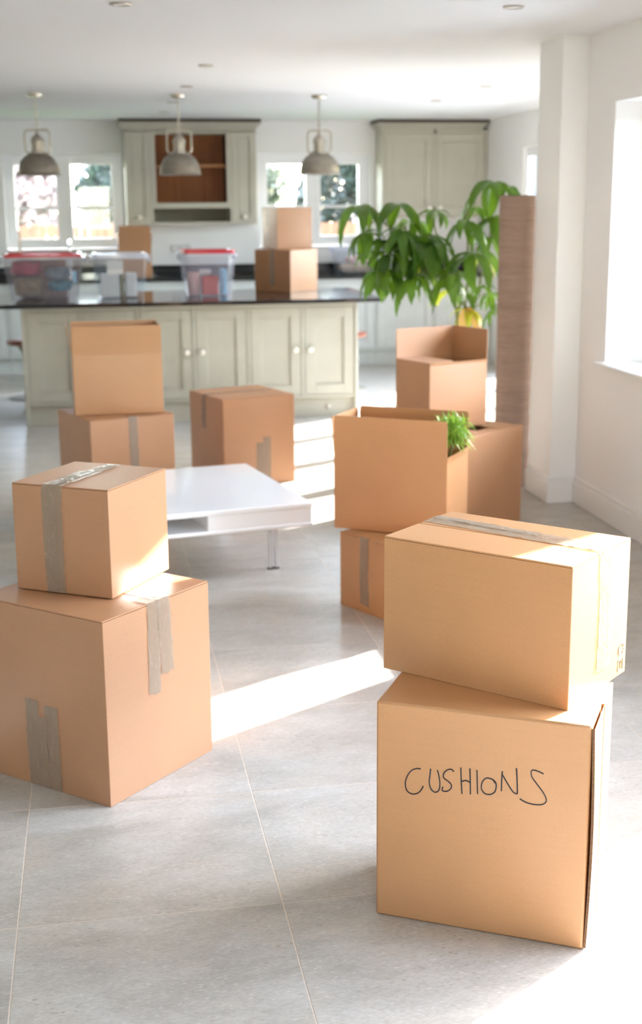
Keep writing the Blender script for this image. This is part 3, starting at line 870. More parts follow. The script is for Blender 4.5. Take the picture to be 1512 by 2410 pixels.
def bevel(o, w=.0035):
    m = o.modifiers.new('bevel', 'BEVEL'); m.width = w; m.segments = 2; m.limit_method = 'ANGLE'; m.angle_limit = math.radians(50)
def body_geo(B, ht, closed=True, thick=.005):
    g = Geo(); w, d = B.w, B.d; N = 8
    for fc, fl in (('j0', 0), ('j1', 1), ('i0', 1), ('i1', 0)):
        k = Geo().grid(lambda s_, t_: B.surf(fc, s_, t_ * ht)[0], N, N)
        if fl: k.f = [f[::-1] for f in k.f]
        g.add(k.v, k.f)
    def ring(z, ins=0.0):
        pts = []
        for i in range(N): pts.append((-w / 2 + ins + (w - 2 * ins) * i / N, -d / 2 + ins, z))
        for i in range(N): pts.append((w / 2 - ins, -d / 2 + ins + (d - 2 * ins) * i / N, z))
        for i in range(N): pts.append((w / 2 - ins - (w - 2 * ins) * i / N, d / 2 - ins, z))
        for i in range(N): pts.append((-w / 2 + ins, d / 2 - ins - (d - 2 * ins) * i / N, z))
        return pts
    g.add(ring(0), [tuple(range(4 * N))[::-1]])
    if closed: g.add(ring(ht), [tuple(range(4 * N))])
    else:
        M = 4 * N
        g.add(ring(ht) + ring(ht, thick), [(i, (i + 1) % M, M + (i + 1) % M, M + i) for i in range(M)])
        g.add(ring(ht, thick) + ring(.012, thick), [(i, (i + 1) % M, M + (i + 1) % M, M + i) for i in range(M)])
        g.add(ring(.012, thick), [tuple(range(M))])
    return g
def tape(B, root, segs, width, acr, mat=TAPE, rag=True, seed=1, off=.0012, wrinkle=.0011):
    """segs: list of (face, (p0,q0), (p1,q1)); acr: across direction per segment in local axes"""
    rnd = random.Random(seed)
    rows = []
    for si, (fc, a, b) in enumerate(segs):
        la = (B.surf(fc, *a)[0] - B.surf(fc, *b)[0]).length
        n = max(3, int(la / .012))
        for k in range(n + 1):
            t = k / n
            if si > 0 and k == 0: continue
            p = a[0] + (b[0] - a[0]) * t; q = a[1] + (b[1] - a[1]) * t
            c, nn = B.surf(fc, p, q, off)
            if k == n and si + 1 < len(segs): # rounding the edge
                nn = (nn + B.surf(segs[si + 1][0], *segs[si + 1][1])[1]).normalized()
                c = c + nn * off * .5
            rows.append((c, nn, Vector(acr[si])))
    M = 5; g = Geo(); vs = []
    for ri, (c, nn, ac) in enumerate(rows):
        je0, je1 = rnd.gauss(0, .0007), rnd.gauss(0, .0007)
        for m in range(M):
            s = m / (M - 1) - .5
            p = c + ac * (s * width + (je0 if m == 0 else je1 if m == M - 1 else 0)) + nn * abs(rnd.gauss(0, wrinkle))
            if rag and ri == len(rows) - 1:
                d = (rows[ri][0] - rows[ri - 1][0])
                p = p + d.normalized() * rnd.uniform(-.006, .006)
            vs.append(p)
    fs = [(i * M + m, i * M + m + 1, (i + 1) * M + m + 1, (i + 1) * M + m) for i in range(len(rows) - 1) for m in range(M - 1)]
    g.add(vs, fs)
    return part('tape', g, mat, root, 60)
def top_flaps(B, root, axis, mat, t=.004):
    """two flaps closed over the top, seam along axis"""
    w, d, h = B.w, B.d, B.h; e = .0008
    for sgn in (-1, 1):
        g = Geo()
        if axis == 'u':
            y0, y1 = (-d / 2 - .0002, -.0016) if sgn < 0 else (.0016, d / 2 + .0002)
            g.cbox((-w / 2 + e, y0, h - t), (w / 2 - e, y1, h), .0014)
        else:
            x0, x1 = (-w / 2 - .0002, -.0016) if sgn < 0 else (.0016, w / 2 + .0002)
            g.cbox((x0, -d / 2 + e, h - t), (x1, d / 2 - e, h), .0014)
        part('flap', g, mat, root)
def sealed(label, P, axis, mat=CARD, bulge=BULGE, lip=True):
    B = Box(*P, bulge=bulge)
    if not lip:
        r = thing('cardboard_box', label, 'box', B.loc, B.a)
        o = part('body', body_geo(B, B.h), mat, r, 40, weld=True); bevel(o, .005)
        return B, r
    r = thing('cardboard_box', label, 'box', B.loc, B.a)
    o = part('body', body_geo(B, B.h - .0043), mat, r, 40, weld=True); bevel(o, .0016)
    top_flaps(B, r, axis, mat)
    return B, r
def open_box(label, P, flaps, mat=CARD, bulge=BULGE, flap_len=None, thick=.005):
    """flaps: dict side -> lean in degrees from upright (+ outward, -90 = closed)"""
    B = Box(*P, bulge=bulge)
    r = thing('cardboard_box', label, 'box', B.loc, B.a)
    o = part('body', body_geo(B, B.h, closed=False, thick=thick), mat, r, 40, weld=True); bevel(o, .002)
    L0 = flap_len or min(B.w, B.d) / 2
    for side, spec in flaps.items():
        ang, L = spec if isinstance(spec, tuple) else (spec, L0)
        span = (B.w if side[0] == 'j' else B.d) - .002
        g = Geo(); c = .004
        # slab with clipped outer corners in local: x across, z up, y = thickness (outer at 0)
        prof = [(-span / 2, 0), (span / 2, 0), (span / 2 - .001, L - c), (span / 2 - .008, L), (-span / 2 + .008, L), (-span / 2 + .001, L - c)]
        vs = [(x, 0, z) for x, z in prof] + [(x, thick * .8, z) for x, z in prof]
        n = len(prof)
        g.add(vs, [tuple(range(n)), tuple(range(2 * n - 1, n - 1, -1))] + [(i, i + n, (i + 1) % n + n, (i + 1) % n) for i in range(n)])
        k_, b_ = (.0005, -.003) if abs(ang) < 20 else (-.0005, .0006)
        rot = {'j0': 0, 'i1': PI / 2, 'j1': PI, 'i0': -PI / 2}[side]
        base = {'j0': (0, -B.d / 2 - k_, B.h + b_), 'j1': (0, B.d / 2 + k_, B.h + b_), 'i0': (-B.w / 2 - k_, 0, B.h + b_), 'i1': (B.w / 2 + k_, 0, B.h + b_)}[side]
        M = Matrix.Translation(base) @ Matrix.Rotation(rot, 4, 'Z') @ Matrix.Rotation(math.radians(ang), 4, 'X')
        g.moved(M)
        part('flap', g, mat, r)
    return B, r
U, V, Z = (1, 0, 0), (0, 1, 0), (0, 0, 1)

# front right stack -------------------------------------------------
P1 = (0.5746, 2.6661, -0.5073, 0.4693, 0.2983, 0.0, 0.5177)
B, r = sealed('cardboard box with CUSHIONS handwritten on its front, at the bottom of the right front stack', P1, 'u', CARD, bulge=.005, lip=False)
# end flaps of the box lying on its side: two proud panels on the right face with a dark cut edge
for v0, v1 in ((-B.d / 2 + .002, -.002), (.002, B.d / 2 - .004)):
    gp = Geo().cbox((B.w / 2 + .0005, v0, .004), (B.w / 2 + .0075, v1, B.h - .006), .001)
    if v0 < -.05:
        gp = Geo().grid(lambda s_, t_: (B.w / 2 + .001 + .0055 + .006 * math.sin(PI * t_) * (1 - s_), v0 + (v1 - v0) * s_, .004 + (B.h - .010) * t_), 4, 12)
        k2 = Geo().grid(lambda s_, t_: (B.w / 2 + .0005 + .006 * math.sin(PI * t_) * (1 - s_), v0 + (v1 - v0) * s_, .004 + (B.h - .010) * t_), 4, 12)
        gp.add(k2.v, [f[::-1] for f in k2.f])
        ed = Geo().grid(lambda s_, t_: (B.w / 2 + .0005 + .006 * s_ + .006 * math.sin(PI * t_), v0 - .0006, .004 + (B.h - .010) * t_), 1, 12)
        part('flap', gp, CARD, r)
        part('cut_edge', ed, CARD_EDGE, r, label='dark corrugated cut edge of the end flap')
    else:
        part('flap', gp, CARD, r)
HAND = [
[(-0.1317,0.3718),(-0.1421,0.3712),(-0.1546,0.3629),(-0.1637,0.3464),(-0.1665,0.3307),(-0.1626,0.3159),(-0.1520,0.3100),(-0.1415,0.3116),(-0.1332,0.3180),(-0.1271,0.3277),(-0.1259,0.3331)],
[(-0.1089,0.3759),(-0.1100,0.3606),(-0.1115,0.3452),(-0.1084,0.3304),(-0.1008,0.3228),(-0.0938,0.3239),(-0.0885,0.3312),(-0.0875,0.3465),(-0.0902,0.3634),(-0.0937,0.3750)],
[(-0.0567,0.3768),(-0.0638,0.3814),(-0.0739,0.3765),(-0.0800,0.3670),(-0.0790,0.3585),(-0.0695,0.3526),(-0.0624,0.3458),(-0.0622,0.3372),(-0.0691,0.3297),(-0.0773,0.3276),(-0.0827,0.3299),(-0.0804,0.3380)],
[(-0.0414,0.3884),(-0.0397,0.3578),(-0.0375,0.3279)],
[(-0.0211,0.3891),(-0.0198,0.3606),(-0.0188,0.3298)],
[(-0.0400,0.3556),(-0.0299,0.3600),(-0.0193,0.3564)],
[(-0.0057,0.3875),(-0.0043,0.3586),(-0.0030,0.3330)],
[(0.0256,0.3715),(0.0156,0.3722),(0.0069,0.3624),(0.0048,0.3471),(0.0123,0.3361),(0.0244,0.3354),(0.0343,0.3428),(0.0372,0.3561),(0.0346,0.3664),(0.0256,0.3723),(0.0297,0.3699),(0.0346,0.3634)],
[(0.0499,0.3928),(0.0489,0.3706),(0.0490,0.3472)],
[(0.0485,0.3875),(0.0617,0.3661),(0.0741,0.3487),(0.0834,0.3450)],
[(0.0798,0.4038),(0.0822,0.3754),(0.0837,0.3459)],
[(0.1381,0.3982),(0.1278,0.4022),(0.1160,0.4043),(0.1115,0.3999),(0.1134,0.3883),(0.1248,0.3731),(0.1370,0.3580),(0.1445,0.3444),(0.1448,0.3347),(0.1360,0.3278),(0.1203,0.3259),(0.1025,0.3283),(0.0888,0.3347)]]
def smooth_line(pts, k=4):
    out = []
    n = len(pts)
    for i in range(n - 1):
        p0, p1, p2, p3 = pts[max(i - 1, 0)], pts[i], pts[i + 1], pts[min(i + 2, n - 1)]
        for q in range(k):
            t = q / k
            out.append(tuple(.5 * (2 * p1[c] + (p2[c] - p0[c]) * t + (2 * p0[c] - 5 * p1[c] + 4 * p2[c] - p3[c]) * t * t + (3 * p1[c] - p0[c] - 3 * p2[c] + p3[c]) * t ** 3) for c in (0, 1)))
    out.append(pts[-1]); return out
g = Geo()
for st in HAND:
    ln = smooth_line(st)
    pts = [B.surf('j0', x / B.w + .5, z, .0004)[0] for x, z in ln]
    g.tube(pts, .0015, 5)
part('handwriting', g, INK, r, label='word CUSHIONS handwritten in black marker')

P2 = (0.6351, 2.8691, -0.7986, 0.4734, 0.3023, 0.5177, 0.3207)
B, r = sealed('taped cardboard box lying across the CUSHIONS box, its end in full sun', P2, 'u', CARD, bulge=.004)
tape(B, r, [('top', (.004, .68), (.999, .57)), ('i1', (.55, B.h - .002), (.55, .05))], .070, [V, V], seed=2)
tape(B, r, [('top', (.01, .74), (.62, .67))], .032, [V], seed=22, off=.0022, wrinkle=.0012)
g = Geo()                                   # faint printed handling symbol, low on the end face
def on_i1(vv, zz, off=.0006): return B.surf('i1', vv / B.d, zz, off)[0]
for k in range(3):
    a0 = 2 * PI * k / 3
    arc = [(.270 + .014 * math.cos(a0 + .25 + q * .38), .063 + .014 * math.sin(a0 + .25 + q * .38)) for q in range(5)]
    g.tube([on_i1(*p) for p in arc], .0008, 4)
    e_ = arc[-1]; g.tube([on_i1(e_[0] + .004 * math.cos(a0 + 2.9), e_[1] + .004 * math.sin(a0 + 2.9)), on_i1(*e_), on_i1(e_[0] - .0045, e_[1] - .001)], .0008, 4)
for (z_a, z_b) in ((.012, .040),):
    loop = [(.258, z_a), (.284, z_a), (.284, z_b), (.258, z_b)]
    g.tube([on_i1(*p) for p in loop], .0008, 4, closed=True)
    g.tube([on_i1(.271, z_a + .004), on_i1(.271, z_b - .004)], .0008, 4)
    g.tube([on_i1(.265, z_b - .011), on_i1(.271, z_b - .004), on_i1(.277, z_b - .011)], .0008, 4)
part('printed_symbol', g, PRINT, r, label='faint grey recycling arrows and up-arrow print')

# front left stack --------------------------------------------------
P3 = (-0.0144, 3.3315, 0.8298, 0.4526, 0.4645, 0.0, 0.524)
B, r = sealed('large cardboard box with tape strips at the bottom of the left front stack', P3, 'v', CARD_STACK, bulge=.004)
tape(B, r, [('top', (.45, .12), (.45, .001)), ('j0', (.45, B.h - .002), (.43, .265))], .050, [U, U], seed=3)
tape(B, r, [('top', (.54, .16), (.54, .001)), ('j0', (.545, B.h - .002), (.555, .310))], .055, [U, U], seed=4, off=.0022, wrinkle=.001)
for vv, z1_, sd_ in ((.582, .258, 5), (.428, .250, 6), (.512, .212, 7)):
    tape(B, r, [('i0', (vv, .002), (vv, z1_))], .050 if sd_ < 7 else .040, [V], seed=sd_, rag=False, off=.0012 if sd_ < 7 else .0024)
P4 = (0.0158, 3.5271, 1.0204, 0.3281, 0.3083, 0.5268, 0.3065)
B, r = sealed('smaller cardboard box with shiny crinkled tape on top of the left front stack', P4, 'u', CARD_STACK, bulge=.004)
tape(B, r, [('top', (.97, .54), (.001, .54)), ('i0', (.55, B.h - .002), (.56, .002))], .052, [V, V], seed=8, rag=False, wrinkle=.0016)
tape(B, r, [('top', (.6, .60), (.001, .60)), ('i0', (.61, B.h - .002), (.60, .002))], .045, [V, V], seed=9, rag=False, off=.0026, wrinkle=.001)

# coffee table ------------------------------------------------------
ta, tw, tdp, th = .1886, .98, .975, .31
tx, ty = -0.0512, 5.3767
t = thing('coffee_table', 'low glossy white square coffee table with open side slot and chrome legs', 'table',
          (tx + math.cos(ta) * tw / 2 - math.sin(ta) * tdp / 2, ty + math.sin(ta) * tw / 2 + math.cos(ta) * tdp / 2, 0), ta)
a, b = tw / 2, tdp / 2
part('tabletop', Geo().cbox((-a, -b, th - .022), (a, b, th), .004), GLOSSW, t)
part('lower_shelf', Geo().cbox((-a, -b, .205), (a, b, .222), .004), GLOSSW, t)
def blk(x0, x1, y0, y1): return Geo().cbox((x0, y0, .2222), (x1, y1, th - .0222), .002)
part('drawer', blk(.013, a - .004, -b + .004, -.02), GLOSSW, t, label='closed drawer block under the front right corner')
part('drawer', blk(-a + .004, -.014, .02, b - .004), GLOSSW, t)
part('side_panel', blk(-.010, .010, .0, b - .02), GLOSSW, t)
part('side_panel', blk(.02, a - .02, -.012, .012), GLOSSW, t)
for sx in (-1, 1):
    for sy in (-1, 1):
        cx_, cy_ = sx * (a - .155), sy * (b - .10)
        lg = part('leg', Geo().tube([(cx_ - .012, cy_, .004), (cx_ - .012, cy_, .205)], .009, 12).tube([(cx_ + .014, cy_, .004), (cx_ + .014, cy_, .205)], .009, 12), CHROME, t, 60)
        part('foot', Geo().lathe([(.016, 0), (.016, .004)], 16, (cx_ - .012, cy_, 0)).lathe([(.016, 0), (.016, .004)], 16, (cx_ + .014, cy_, 0)), DARKT, lg, 40)

# middle box behind the table ----------------------------------------
P6 = (0.6946, 7.3432, 0.3479, 0.4576, 0.4538, 0.0, 0.5177)
B, r = sealed('taped cardboard box on its own on the floor behind the coffee table', P6, 'u', CARD_RED)
tape(B, r, [('top', (.95, .52), (.001, .52)), ('i0', (.55, B.h - .002), (.55, .325))], .05, [V, V], seed=11)
tape(B, r, [('j0', (.50, .002), (.50, .252))], .05, [U], seed=12, rag=False)
tape(B, r, [('j0', (.595, .002), (.595, .282))], .05, [U], seed=13, rag=False, off=.0022)

# back left stack -----------------------------------------------------
P7 = (-0.0425, 6.69, 0.3734, 0.4644, 0.4647, 0.0, 0.5252)
B, r = sealed('cardboard box with one vertical tape strip under the open box on the left', P7, 'v', CARD_RED)
tape(B, r, [('top', (.5, .06), (.5, .001)), ('j0', (.5, B.h - .002), (.5, .1))], .05, [U, U], seed=14)
P8 = (-0.1174, 6.8607, 0.0291, 0.4574, 0.3, 0.5278, 0.312)
B, r = open_box('empty open cardboard box with raised flaps on top of the left back stack', P8, {'j0': (5, .148), 'j1': (2, .15), 'i0': (10, .15), 'i1': (-3, .15)}, CARD)

# right middle stack --------------------------------------------------
P10 = (0.9368, 5.044, -1.0964, 0.47, 0.32, 0.0, 0.3044)
B, r = sealed('cardboard box with a tape strip below the open box holding a green plant', P10, 'v', CARD)
tape(B, r, [('top', (.335, .03), (.335, .001)), ('j0', (.335, B.h - .002), (.345, .03))], .056, [U, U], seed=15)
P9 = (0.9221, 5.0981, -0.574, 0.474, 0.2802, 0.3068, 0.3160)
B, r = open_box('open cardboard box with tall flaps and a green plant inside', P9, {'j0': (0, .146), 'j1': (2, .146), 'i0': (4, .14), 'i1': (-172, .14)}, CARD, bulge=.003)
tape(B, r, [('i1', (.55, .002), (.55, .06))], .045, [V], seed=16)
B9 = B; r9 = r
# potted grass inside that box
c9 = Vector((B9.w / 2 - .075, 0.0, 0))
M9 = Matrix.Translation(B9.loc) @ Matrix.Rotation(B9.a, 4, 'Z')
pw = M9 @ Vector((B9.w / 2 - .075, .02, .014))
t = thing('potted_grass', 'bright green grassy plant spilling from the open cardboard box', 'plant', tuple(pw), B9.a)
part('pot', Geo().lathe([(.042, 0), (.058, .13), (.06, .135), (.054, .135), (.05, .12)], 24), TERRA, t, 40)
part('soil', Geo().lathe([(.0505, .118), (.02, .123), (.001, .124)], 20), SOIL, t, 40)
g = Geo(); rnd = random.Random(5)
part('stems', Geo().tube([(0, 0, .12), (.005, .0, .26), (.02, .0, .36)], [.012, .01, .008], 8).tube([(.01, 0, .12), (.03, -.01, .26), (.06, -.015, .36)], [.008, .007, .004], 6), STEM, t, 50)
for k in range(520):
    a = rnd.uniform(0, 2 * PI); el = rnd.uniform(-.45, 1.45); L = rnd.uniform(.045, .085)
    d = Vector((math.cos(a) * math.cos(el), math.sin(a) * math.cos(el), math.sin(el)))
    c = Vector((rnd.uniform(.0, .085), rnd.uniform(-.05, .045), rnd.uniform(.34, .42)))
    s = d.cross(Vector((0, 0, 1))); s = (s.normalized() if s.length > .01 else Vector((1, 0, 0))) * rnd.uniform(.0028, .0046)
    dr = Vector((0, 0, -.014 - .02 * rnd.random()))
    p0 = c; p1 = c + d * L * .5; p2 = c + d * L + dr
    g.add([p0 - s * .6, p0 + s * .6, p1 + s, p1 - s, p2], [(0, 1, 2, 3), (3, 2, 4)])
o = part('foliage', g, GRASSM, t); o['kind'] = 'stuff'

# right back stack ----------------------------------------------------
P12 = (1.7282, 5.983, 0.6967, 0.5, 0.46, 0.0, 0.4918)
B, r = open_box('large cardboard box with half-closed flaps under an open box near the pillar', P12, {'j1': (-91, .20), 'i1': (-90, .16), 'i0': (-91, .23), 'j0': (-93, .10)}, CARD_RED)
P11 = (1.594, 6.187, 0.3822, 0.3534, 0.2871, 0.4990, 0.3285)
B, r = open_box('open cardboard box with two upright flaps on top of the stack before the tall plant', P11, {'j1': (1, .15), 'i1': (1, .15), 'i0': (-88, .145), 'j0': (-165, .12)}, CARD_RED)

# boxes on the island and the back worktop ------------------------------
P14 = (1.5623, 10.5368, 0.7745, 0.3654, 0.3613, 0.9004, 0.3329)
B, r = sealed('lower cardboard box of the pair on the black island worktop', P14, 'v', CARD_DARK)
tape(B, r, [('top', (.2, .5), (.001, .5)), ('i0', (.5, B.h - .002), (.5, .05))], .05, [V, V], seed=17)
P13 = (1.488, 10.74, 0.2988, 0.313, 0.29, 1.2336, 0.330)
B, r = sealed('upper cardboard box of the pair on the island, white print on its side', P13, 'u', CARD_DARK)
g = Geo(); rnd = random.Random(9)                        # illegible white print on the side face
for (z_a, z_b) in ((.19, .315), (.03, .13)):
    zz = z_a
    while zz < z_b:
        L = rnd.uniform(.006, .014)
        p = [B.surf('i0', .62 + dv, zc, .0006)[0] for dv, zc in ((-.06, zz), (.06, zz), (.06, min(zz + L, z_b)), (-.06, min(zz + L, z_b)))]
        g.add(p, [(0, 3, 2, 1)]); zz += L + rnd.uniform(.004, .007)
part('print', g, WPRINT, r, label='faded white lettering running up the side')
B, r = open_box('dark cardboard box with raised flaps on the back worktop beside the left window', (.272, 13.10, .03, .31, .28, .9006, .29), {'j0': (5, .21), 'j1': (3, .14), 'i0': (4, .14), 'i1': (6, .14)}, CARD_DARK)
B, r = open_box('low open cardboard box with one raised flap behind the leftmost tub', (-.535, 10.70, .11, .34, .30, .9004, .328), {'i0': (0, .17), 'i1': (-175, .12), 'j0': (-170, .12)}, CARD_DARK)

# ------------------------------------------------------------------ plastic tubs
def tub(label, x, y, z, rz, w, d, h, mat, lid, rim=True, taper=.82, cat='storage tub'):
    t = thing('storage_tub', label, cat, (x, y, z), rz)
    g = Geo()
    def rr(w_, d_, z_, rad=.035, n=5):
        pts = []
        for (sx, sy, a0) in ((1, 1, 0), (-1, 1, PI / 2), (-1, -1, PI), (1, -1, 1.5 * PI)):
            for q in range(n):
                a = a0 + PI / 2 * q / (n - 1)
                pts.append((sx * (w_ / 2 - rad) + rad * math.cos(a), sy * (d_ / 2 - rad) + rad * math.sin(a), z_))
        return pts
    levels = [(taper, .002), (taper + .02, .02), (1 - (1 - taper) * .25, h * .72), (1 - (1 - taper) * .2, h * .73), (1.0, h - .012)]
    rings = [rr(w * k, d * k, zz) for k, zz in levels]
    n = len(rings[0])
    for i, rg in enumerate(rings[:-1]):
        g.add(rg + rings[i + 1], [(k, (k + 1) % n, n + (k + 1) % n, n + k) for k in range(n)])
    g.add(rings[0], [tuple(range(n))[::-1]])
    part('tub_body', g, mat, t, 50, weld=True)
    rim_o = rr(w * 1.05, d * 1.05, h - .016); rim_t = rr(w * 1.05, d * 1.05, h); rim_i = rr(w * .985, d * .985, h); rim_b = rr(w * .985, d * .985, h - .016)
    g = Geo()
    for a_, b_ in ((rim_o, rim_t), (rim_t, rim_i), (rim_i, rim_b), (rim_b, rim_o)):
        g.add(a_ + b_, [(k, (k + 1) % n, n + (k + 1) % n, n + k) for k in range(n)])
    part('rim', g, TUB_RIM, t, 50, weld=True)
    for sx in (-1, 1):
        part('handle', Geo().cbox((sx * w * .535 - .014, -d * .16, h - .05), (sx * w * .535 + .014, d * .16, h + .012), .006), TUB_RIM, t)
    if lid:
        g = Geo(); lt = rr(w * .97, d * .97, h + .026); lb = rr(w * .975, d * .975, h - .012); li = rr(w * .86, d * .86, h + .012); l2 = rr(w * .90, d * .90, h + .027)
        for a_, b_ in ((lb, lt), (lt, l2), (l2, li)):
            g.add(a_ + b_, [(k, (k + 1) % n, n + (k + 1) % n, n + k) for k in range(n)])
        g.add(li, [tuple(range(n))]); g.add(lb, [tuple(range(n))[::-1]])
        part('lid', g, lid, t, 50, weld=True)
    return t
IZ = .9004
def blob(name, label, cat, x, y, z, sx, sy, sz, mat, rz=0, seed=0, rough=.12):
    """soft rounded bundle"""
    rnd = random.Random(seed); ph = [rnd.uniform(0, 6) for _ in range(6)]
    def fn(s, t_):
        a = 2 * PI * s; e = -PI / 2 + PI * t_
        ca, sa, ce, se = math.cos(a), math.sin(a), math.cos(e), math.sin(e)
        def p(v, k=.55): return math.copysign(abs(v) ** k, v)
        w = 1 + rough * math.sin(3 * a + ph[0] + 2 * e) * ce + rough * .6 * math.sin(5 * a + ph[1] - 3 * e) * ce
        return (sx / 2 * p(ca) * p(ce) * w, sy / 2 * p(sa) * p(ce) * w, sz / 2 + sz / 2 * p(se))
    o = part(name, Geo().grid(fn, 24, 12), mat, None, 60, loc=(x, y, z), rot=(0, 0, rz), weld=True)
    return tag(o, label, cat)
def packet(name, label, cat, x, y, z, sx, sy, sz, mat, rz=0):
    o = part(name, Geo().cbox((-sx / 2, -sy / 2, 0), (sx / 2, sy / 2, sz), .008), mat, None, loc=(x, y, z), rot=(0, 0, rz))
    return tag(o, label, cat)
# tub 1 (left, wide, red lid)
t1 = tub('wide clear storage tub with a red lid at the left end of the island', -.365, 10.48, IZ, .05, .60, .40, .31, TUB, RED_LID)
blob('cloth_bundle', 'pink patterned cloth at the left in the wide red-lidded tub', 'cloth', -.495, 10.44, IZ + .166, .22, .24, .12, PINK, 0, 1)
blob('wicker_basket', 'tan wicker bundle at the bottom left of the wide red-lidded tub', 'basket', -.475, 10.45, IZ + .008, .22, .22, .155, TAN, 0, 2, .06)
blob('towel', 'teal folded towel in the middle of the wide red-lidded tub', 'towel', -.25, 10.43, IZ + .05, .18, .19, .085, TEAL, 0, 3)
blob('towel', 'blue-grey folded towel above the teal one in the wide red-lidded tub', 'towel', -.26, 10.43, IZ + .137, .18, .20, .10, BLUEG, 0, 4)
part('label', Geo().box((.215, -.2035, .12), (.240, -.2015, .20)), BLUEB, t1, label='small blue and white sticker')
# tub 2 (middle, clear)
t2 = tub('clear storage tub with a white paper label and white packets in it', .215, 10.36, IZ, .03, .41, .34, .31, TUB_C, TUB_RIM)
part('label', Geo().cbox((-.105, -.1615, .185), (.015, -.1590, .285), .001), PAPER, t2, label='white paper label on the tub front')
packet('white_packet', 'wide white packet in the clear tub with the paper label', 'packet', .135, 10.33, IZ + .006, .14, .10, .175, WHITEP)
packet('olive_packet', 'narrow olive packet between white packets in the clear tub', 'packet', .225, 10.33, IZ + .006, .03, .10, .17, OLIVE)
packet('white_packet', 'narrow white packet at the right in the clear tub', 'packet', .295, 10.33, IZ + .006, .085, .10, .18, WHITEP)
# tub 3 (right, red lid)
t3 = tub('milky storage tub with a red lid and a red canister beside the stacked boxes', .885, 10.36, IZ, .06, .40, .34, .325, TUB, RED_LID)
packet('red_canister', 'red canister at the bottom of the milky red-lidded tub', 'canister', .895, 10.30, IZ + .008, .125, .09, .145, REDB, .03)
o = part('pink_roll', Geo().lathe([(.044, 0), (.05, .01), (.05, .165), (.044, .175), (.015, .176)], 20), PINKR, None, 40, loc=(.775, 10.32, IZ + .008)); tag(o, 'pale pink roll at the left in the milky red-lidded tub', 'roll')
packet('blue_packet', 'pale blue packet at the right in the milky red-lidded tub', 'packet', 1.003, 10.32, IZ + .008, .045, .12, .20, BLUEB)
packet('cream_card', 'small cream card above the red canister in the tub', 'card', .865, 10.34, IZ + .16, .09, .05, .04, PAPER)
# tub on the back worktop
t4 = tub('clear storage tub of beige cloth on the back worktop under the right window', 2.64, 13.28, IZ + .0002, 0, .48, .30, .265, TUB_C, None)
blob('cloth_bundle', 'beige folded cloth in the tub under the right window', 'cloth', 2.63, 13.28, IZ + .008, .29, .17, .10, BEIGE, 0, 6)
blob('cloth_bundle', 'dusty pink cloth on top of the beige one under the right window', 'cloth', 2.66, 13.28, IZ + .110, .27, .17, .07, PINKR, 0, 7)

# ------------------------------------------------------------------ rolled rug
rc = .099; rx, ry = 2.325, 7.135
t = thing('rolled_rug', 'tall rolled brown woven rug standing on end against the pillar', 'rug', (rx, ry, 0))
part('roll', Geo().lathe([(rc, 0.0)] + [(rc + .0006 * math.sin(k * 2.1), 1.62 * k / 30) for k in range(1, 30)] + [(rc, 1.62), (rc - .008, 1.622)], 48), RUG, t, 50)
sp = []
for k in range(140):
    a = k * .22; q = .012 + (rc - .016) * k / 140
    sp.append((q * math.cos(a), q * math.sin(a), 1.6225))
part('spiral_end', Geo().tube(sp, .0022, 4), DARKT, t, label='dark spiral edge of the roll')

# ------------------------------------------------------------------ tall pot plant
PX, PY = 2.19, 7.78
t = thing('potted_plant', 'tall leafy potted plant with drooping palmate leaves behind the boxes and rug', 'plant', (PX, PY, 0))
part('pot', Geo().lathe([(.095, 0), (.125, .25), (.132, .26), (.132, .28), (.12, .28), (.115, .25)], 28), TERRA, t, 40)
part('soil', Geo().lathe([(.1165, .24), (.05, .25), (.001, .252)], 20), SOIL, t, 40)
g = Geo()
for s in range(3):
    g.tube([(.030 * math.cos(k * .55 + s * 2.1), .030 * math.sin(k * .55 + s * 2.1), .24 + k * .05) for k in range(12)], [.022 - .0006 * k for k in range(12)], 7)
part('trunk', g, BARK, t, 50, label='braided brown trunk')
S0 = Vector((0, 0, .78))
branches = [[S0, (-.02, .0, .95), (-.10, -.02, 1.12), (-.22, -.04, 1.28), (-.36, -.06, 1.40), (-.48, -.08, 1.46)],
            [S0, (.03, .02, .95), (.05, .02, 1.15), (.04, .0, 1.35), (.02, -.02, 1.50), (.06, -.02, 1.60)],
            [S0, (-.02, .04, 1.0), (-.08, .05, 1.2), (-.14, .04, 1.38), (-.17, .03, 1.50)],
            [S0, (.06, .04, .92), (.13, .05, 1.1), (.18, .04, 1.3), (.20, .02, 1.42)]]
nodes = []
for b in branches:
    b = [Vector(p) for p in b]; nodes += b[1:]
    part('branch', Geo().tube(b, [.011 - .0014 * k for k in range(len(b))], 7), STEM, t, 50)
def leaflet(L, wd, a0, a1, fold, nu=4, nv=9):
    def fn(s, q):
        # integrate along a drooping arc
        x = z = 0.0; N = 24; m = int(round(q * N))
        for k in range(m):
            a = a0 + (a1 - a0) * (k / N) ** .8
            x += math.cos(a) * L / N; z += math.sin(a) * L / N
        a = a0 + (a1 - a0) * q ** .8
        prof = (math.sin(PI * min(1, q ** .75)) ** .8) * (1 if q < .98 else .0)
        hw = wd / 2 * prof + .0012
        y = (s - .5) * 2 * hw
        dz = abs(s - .5) * 2 * hw * fold
        ripple = .002 * math.sin(q * 22) * abs(s - .5) * 2
        return (x - math.sin(a) * (dz + ripple), y, z + math.cos(a) * (dz + ripple))
    return Geo().grid(fn, nu, nv)
LM = {}
